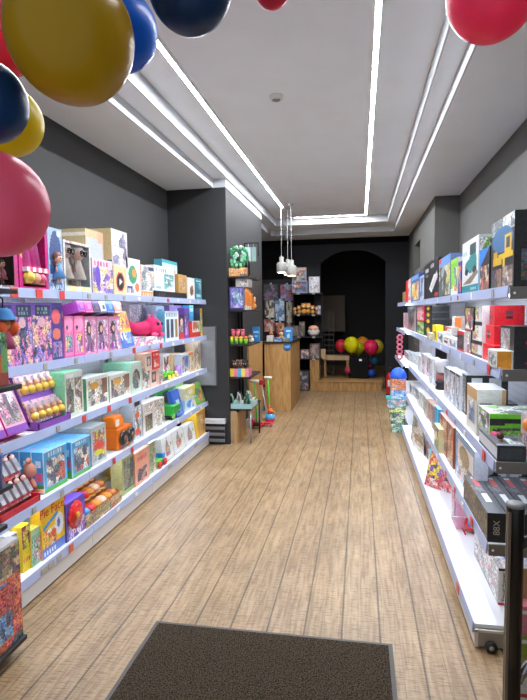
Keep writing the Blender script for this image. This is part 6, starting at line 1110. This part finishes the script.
def balloon(c, r, col, label, group=None, down=(0, 0, -1), string=None, sq=1.12):
    q = thing('balloon', label, 'balloon', c, group=group); d = Vector(down).normalized(); M = Vector((0, 0, -1)).rotation_difference(d).to_matrix().to_4x4()
    prof = []
    n = 22
    for k in range(n + 1):
        a = PI * k / n; z = -math.cos(a); rr = math.sin(a); 
        taper = 1 - .14 * max(0, -z) ** 1.5
        prof.append((max(.002, rr * r * taper), z * r * sq * (1.0 if z > 0 else 1.08)))
    MB().lathe(prof, 40, M).build('skin', bal_mat(col), q)
    e = -r * sq * 1.08
    MB().lathe([(.016, e - .025), (.006, e - .012), (.008, e + .004)], 12, M).build('knot', bal_mat(col), q)
    if string: MB().tube([M @ Vector((0, 0, e - .02)), Vector(string) - Vector(c)], .0015, 5).build('hanging_string', mat('#e8e8e8', .5), q)
    return q
def bal_mat(col):
    k = ('balloon', col)
    if k in MATS: return MATS[k]
    m = bpy.data.materials.new('balloon_latex'); m.use_nodes = True; nt = m.node_tree; b = nt.nodes['Principled BSDF']; o = nt.nodes['Material Output']
    n = nt.nodes.new('ShaderNodeTexNoise'); n.inputs['Scale'].default_value = 4; r = nt.nodes.new('ShaderNodeValToRGB'); c = lin(col)
    r.color_ramp.elements[0].color = tuple(x * .96 for x in c) + (1,); r.color_ramp.elements[1].color = tuple(min(1, x * 1.04) for x in c) + (1,); nt.links.new(n.outputs['Fac'], r.inputs[0])
    nt.links.new(r.outputs[0], b.inputs['Base Color']); b.inputs['Roughness'].default_value = .3; b.inputs['Specular IOR Level'].default_value = .35
    t = nt.nodes.new('ShaderNodeBsdfTranslucent'); nt.links.new(r.outputs[0], t.inputs[0]); mx = nt.nodes.new('ShaderNodeMixShader'); mx.inputs[0].default_value = .34
    nt.links.new(b.outputs[0], mx.inputs[1]); nt.links.new(t.outputs[0], mx.inputs[2]); nt.links.new(mx.outputs[0], o.inputs[0]); MATS[k] = m; return m
for px, py, r, col, yy, lb in [(341, 345.5, .125, '#d83040', 11.2, 'red balloon leftmost of the bunch in the arch'), (351.5, 344.5, .155, '#e8e010', 10.95, 'large yellow balloon at the front of the bunch in the arch'), (358.5, 348, .125, '#c8cc18', 11.25, 'yellow green balloon behind the large yellow one in the arch'), (362.5, 343.5, .14, '#e89028', 11.5, 'orange balloon in the middle of the bunch in the arch'),
                               (371, 347, .145, '#e0285c', 10.95, 'magenta balloon at the front right of the bunch in the arch'), (376.5, 347, .15, '#c8b040', 11.25, 'mustard balloon rightmost of the bunch in the arch'), (348, 370.5, .075, '#c04458', 10.98, 'small pink balloon low beside the black bin'), (374, 360, .10, '#2a6a80', 11.2, 'teal balloon under the mustard one in the arch'), (370.5, 365, .09, '#9a3050', 11.32, 'dark pink balloon right of the black bin'), (371.5, 373.5, .09, '#2848a0', 11.0, 'blue balloon low right of the black bin')]:
    p = at(px, py, Y=yy); balloon(tuple(p), r, col, lb, sq=1.06)
# fire extinguisher
p = at(390, 395, Z=0); t = thing('fire_extinguisher', 'red fire extinguisher with white label on the floor right of the arch', 'fire extinguisher', (p.x, 10.0, 0))
MB().lathe([(.07, 0), (.075, .02), (.075, .36), (.05, .42), (.025, .44)], 18).build('cylinder', mat('#c01a20', .3), t); MB().box(-.05, -.079, .18, .05, -.066, .3).build('label', mat('#dcd8d0', .5), t); MB().lathe([(.02, .44), (.022, .47)], 12).box(-.02, -.08, .47, .02, .04, .49).box(-.015, -.08, .51, .015, .03, .525).build('valve', BLK, t); MB().tube([(.03, -.02, .46), (.09, -.03, .42), (.095, -.03, .2)], .012, 8).build('hose', BLK, t); MB().lathe([(.074, -.001), (.077, .005), (.077, .035)], 18).build('foot_ring', mat('#1a1a1c', .5), t)
# stack at the far end of the right wall
sx0, sx1, sy = .385, .585, 6.93
def st(z0, z1, x0, x1, lb, c1, pal, seed, y0=sy, d=.30): return rb(x0, x1, z0, z1, y0 + .03, y0 + d, 'toy_box', 'toy box', lb, art(c1, ('v', 0, .0, 1, 1, pal, 22, seed)), art(c1, ('v', 0, 0, 1, 1, pal, 18, seed + 50)), c1)
st(.001, .085, .415, .555, 'teal green box at the very bottom of the floor stack, right wall end', '#4a9080', '#58a890 #a8d0c0 #2c6050 #d8e0d8', 250)
st(.086, .17, .395, .575, 'green striped box second from bottom of the floor stack', '#5a9050', '#58a050 #c8d8a0 #2c5038 #7898c0', 251)
st(.171, .255, .385, .58, 'dark green and blue box in the middle of the floor stack', '#3a5a4a', '#3a5a4a #78a088 #202c34 #4878a8 #c8d0b0', 252)
st(.256, .325, .375, .585, 'yellow green box under the wide teal one in the floor stack', '#98a848', '#a8b850 #e0e090 #4a7040 #6a8838', 253)
st(.326, .43, .35, .583, 'wide grey box with a teal lid in the floor stack, right wall end', '#9ab0b8', '#c8d4d8 #78a0a8 #5898b0 #d86a78 #a8b8c0', 254).data.materials[0] = GLOSS
MB_ = st(.431, .445, .34, .56, 'flat teal lid lying on the wide grey box of the floor stack', '#28a898', '#28a898 #38b8a8 #2098a0', 255)
st(.446, .555, .40, .583, 'blue and white pack above the teal lid in the floor stack', '#3a90d8', '#3a90d8 #e0e8f0 #68b0e8 #a8c8e8', 256)
st(.556, .70, .40, .583, 'orange toy pack upper part of the floor stack, right wall end', '#e08030', '#e88830 #c86820 #f0b060 #a890c0 #d87828', 257)
q = thing('toy_helmet', 'royal blue dome shaped toy on top of the floor stack at the right wall end', 'toy', (.495, 7.08, .702)); MB().lathe([(.105, 0), (.108, .02), (.1, .06), (.07, .11), (.03, .135), (.008, .14)], 20).build('dome', mat('#1f5cd0', .5), q); MB().lathe([(.112, -.0), (.114, .008), (.106, .014)], 20).build('brim', mat('#2a50b0', .5), q)
for i in range(5):
    q = thing('pink_ring_toy', 'pink ring toy in a hanging chain, %s from the top, by the right shelves' % ('first', 'second', 'third', 'fourth', 'fifth')[i], 'toy', (.50, 6.915 + .03 * (i % 2), 1.245 - i * .062), group='pink ring chain at the far end of the right shelves')
    mb = MB(); n = 14; R0, r0 = .03, .012
    pts = [(R0 * math.cos(2 * PI * k / n), 0, R0 * math.sin(2 * PI * k / n)) for k in range(n + 1)]; mb.tube(pts, r0, 8); mb.build('ring', mat('#d86a80', .4), q)
    if i == 0: MB().tube([(0, 0, .03), (.06, 0, .045)], .004, 6).build('hanging_hook', mat('#a0a0a0', .3, metal=.7), q)
# ------------------------------------------------------------------ near left display stand
t = thing('display_stand', 'black metal display stand at the left edge, nearest the camera', 'display stand', (-1.72, 1.93, 0))
MB().box(-.16, .205, 0, -.135, .22, 1.78).build('upright', BLK, t)
for z, nm in ((1.715, 'arm'), (1.285, 'shelf'), (.815, 'shelf'), (.62, 'shelf'), (.085, 'shelf')):
    xx = .20 if z > 1.2 else .165 if z < .3 else (.13 if z > .7 else .09)
    MB().box(-.2, -.25, z - .022, xx, .22, z).build(nm, BLK, t, bevel=.003)
for x in (-.18, .05):
    for yy in (-.23, .2): MB().box(x - .015, yy - .015, 0, x + .015, yy + .015, .063).build('foot', BLK, t)
pz = MB(); carton(pz, .55, .06, .475, art('#1c2038', ('v', 0, 0, 1, 1, '#c83020 #d84828 #b82818 #1c2c4c #2a4a88 #d86020 #182030 #3a78b8', 150, 270), ('v', .64, .68, 1, .98, '#2a2420 #8a6a48 #c8a878 #4a3a2c', 30, 271), ('v', .5, .05, 1, .62, '#c83020 #d84828 #b82818 #a02018 #e06030', 60, 274), ('v', .62, .08, .88, .34, '#3a78b8 #2a5898 #182848 #5a98c8', 14, 275), ('v', 0, 0, .5, .95, '#10141c #1c2c4c #2a4a88 #101014 #202838 #788a40', 70, 272), ('r', 0, .975, 1, 1, '#c8c8c8'), ('r', .62, .64, 1, .66, '#e0dcd4')), '#20242c', '#c4c4c6', .014)
o = pz.build('puzzle_box', GLOSS, None, True, fix=False); tag(o, 'large puzzle box with red, blue and black mosaic picture at the left edge', 'puzzle'); place(o, 1, -1.545 - .03, 1.873, .085)
q = rb(0, .085, 0, .235, 0, .12, 'doll_box', 'doll box', 'green box with an orange faced puppet picture at the left edge, on the black stand', 'x' and art('#7ab070', ('e', .5, .45, .36, .26, '#d8703a'), ('e', .38, .5, .07, .05, '#f0e8d0'), ('e', .66, .5, .07, .05, '#f0e8d0'), ('e', .5, .4, .1, .06, '#b83a28'), ('r', 0, 0, 1, .24, '#b05848'), ('v', .1, .7, .95, .98, '#88b878 #c8d8a8 #508a58 #a8c890', 12, 273), ('e', .5, .66, .4, .1, '#5878a0')), '#78a868')
q.data.transform(Matrix.Scale(1.9, 4, Vector((1, 0, 0)))); q.location = (-1.535 - .06, 2.04, 1.286); q.rotation_euler = (0, 0, math.radians(65))
hd = q = thing('hanging_doll', 'doll with blue bucket hat and orange hair hanging from the black stand', 'doll', (-1.645, 2.21, 1.628))
MB().tube([(0, 0, .0), (0, 0, .07), (0, -.07, .094)], .006, 8).build('hook', BLK, q); MB().lathe([(.085, -.075), (.08, -.07), (.055, -.02), (.045, 0), (.01, .004)], 20).build('bucket_hat', mat('#2f6fa8', .8), q)
MB().ball((0, 0, -.105), .05, 12).build('head', mat('#c88a5a', .6), q); MB().ball((.03, .045, -.13), .045, 10, sq=(1, 1, 1.3)).ball((.01, -.05, -.13), .045, 10, sq=(1, 1, 1.3)).build('hair', mat('#d8582c', .8), q)
hd.scale = (.7, .7, .7); MB().lathe([(.07, -.27), (.04, -.15)], 14).build('dress', mat('#b04a70', .8), q)
q = thing('toy_bucket', 'blue tub with amber toys on the black stand at the left edge', 'tub', (-1.66, 2.05, .816)); MB().lathe([(.07, 0), (.078, .15), (.08, .155)], 22).build('tub', mat('#1e5aa8', .4), q); random.seed(2)
mb = MB()
for k in range(14): mb.ball((random.uniform(-.04, .04), random.uniform(-.04, .04), .165 + .008 * k), .022, 8, cl(random.choice(['#e0a028', '#8a3a28', '#f0c840', '#c86028', '#38281c'])))
mb.build('toys', GLOSS, q, True)['kind'] = 'stuff'
# ------------------------------------------------------------------ near right stand
t = thing('display_stand', 'black post of a display stand with a curved chrome bar at the right edge', 'display stand', (.529, 1.9, 0))
MB().lathe([(.029, 0), (.029, .90), (.0295, .905), (.0295, .922), (.02, .926)], 20).build('post', mat('#1d1a18', .25, metal=.3), t); MB().box(-.028, -.022, .0, -.016, -.012, .90).build('edge_strip', mat('#6a5a48', .4), t)
MB().lathe([(.0305, .915), (.0305, .928), (.02, .932)], 20).build('cap', mat('#8c8c8c', .4), t)
pts = [(.02 + .10 * math.sin(a), .05 * math.sin(a), .38 - .16 * math.cos(a) * .9 + .12) for a in [PI * k / 12 for k in range(13)]]
MB().tube([(.02, 0, .28), (.06, .03, .33), (.12, .05, .37), (.25, .06, .385)], .014, 10).build('curved_bar', mat('#9a9a9c', .2, metal=.9), t)
MB().tube([(.02, 0, .78), (.06, .02, .80), (.2, .03, .80)], .016, 10).build('upper_bar', BLK, t)
MB().box(.03, .08, .0, .36, .16, .06).build('rack_base', mat('#8a6a44', .5), t); MB().box(.035, .155, .06, .36, .165, .62).build('rack_back', mat('#a08050', .5), t)
for i, (c, nm) in enumerate([('#c8402c', 'red'), ('#e0dcd0', 'white'), ('#98a030', 'olive green'), ('#d07880', 'pink')]):
    q = rb(.57, .80, .062 + i * .125, .062 + i * .125 + .11, 1.99, 2.05, 'booklet', 'booklet', '%s booklet on the stand at the right edge' % nm, art(c, ('r', 0, .8, 1, .9, '#e8e0d0')), c)
    if i: q.location.z = .062 + i * .1118
# ------------------------------------------------------------------ balloons over the entrance
def near_balloon(px, py, dist, r, col, lb, down, string=True):
    c = Vector((0, 0, H)) + ray(px, py) * (dist / F)
    balloon(tuple(c), r, col, lb, None, down, (c.x + string[0], c.y + string[1], ZS - .001) if string else None, sq=1.08)
NB = [(70, 34, 1.2, .142, '#b8940f', 'big yellow balloon at the upper left, nearest the camera', (-.3, -.2, .9), (0, -0.1)), (119, 30, 1.5, .108, '#1c6cc8', 'bright blue balloon behind the big yellow one', (-.3, .2, .9), (0, 0.0)),
      (190, -14, 1.35, .108, '#1c3a60', 'dark navy balloon at the top edge beside the left ceiling light', (0, .1, 1), (0, -0.3)), (-14, 101, 1.25, .094, '#14406c', 'dark blue balloon at the left edge under the big yellow one', (-.6, .2, .7), (-0.15, -0.2)),
      (9, 121, 1.6, .10, '#e0c808', 'yellow balloon behind the dark blue one at the left edge', (-.4, .3, .8), (-.95, -.1)), (-6, 204, 1.25, .122, '#f06a88', 'pink balloon at the left edge above the doll boxes', (-.8, .2, .5), (-0.75, 0.0)),
      (2, -6, 1.6, .095, '#e86a88', 'pale pink balloon in the top left corner', (-.3, .2, .9), (-0.1, 0.05)), (6, 46, 1.9, .10, '#d83048', 'crimson balloon between the yellow and the dark blue ones', (-.5, .3, .8), (-0.5, 0.45)),
      (272, -11, 1.5, .05, '#c83048', 'small red balloon peeking in at the top centre', (0, 0, 1), (0, -0.4)), (492, -8, 1.45, .122, '#f2486f', 'pink red balloon in the top right corner', (.1, .2, 1), (0.2, -0.3))]
for px, py, di, r, col, lb, dn, off in NB: near_balloon(px, py, di, r, col, lb, dn, off)
# ------------------------------------------------------------------ world and exposure
w = bpy.data.worlds.new('world'); bpy.context.scene.world = w; w.use_nodes = True
w.node_tree.nodes['Background'].inputs[0].default_value = (0.55, 0.6, 0.7, 1); w.node_tree.nodes['Background'].inputs[1].default_value = 0.5
vs = bpy.context.scene.view_settings; vs.view_transform = 'Standard'; vs.look = 'None'; vs.gamma = 1; vs.use_curve_mapping = False
bpy.context.scene.display_settings.display_device = 'sRGB'
vs.exposure = 0.85
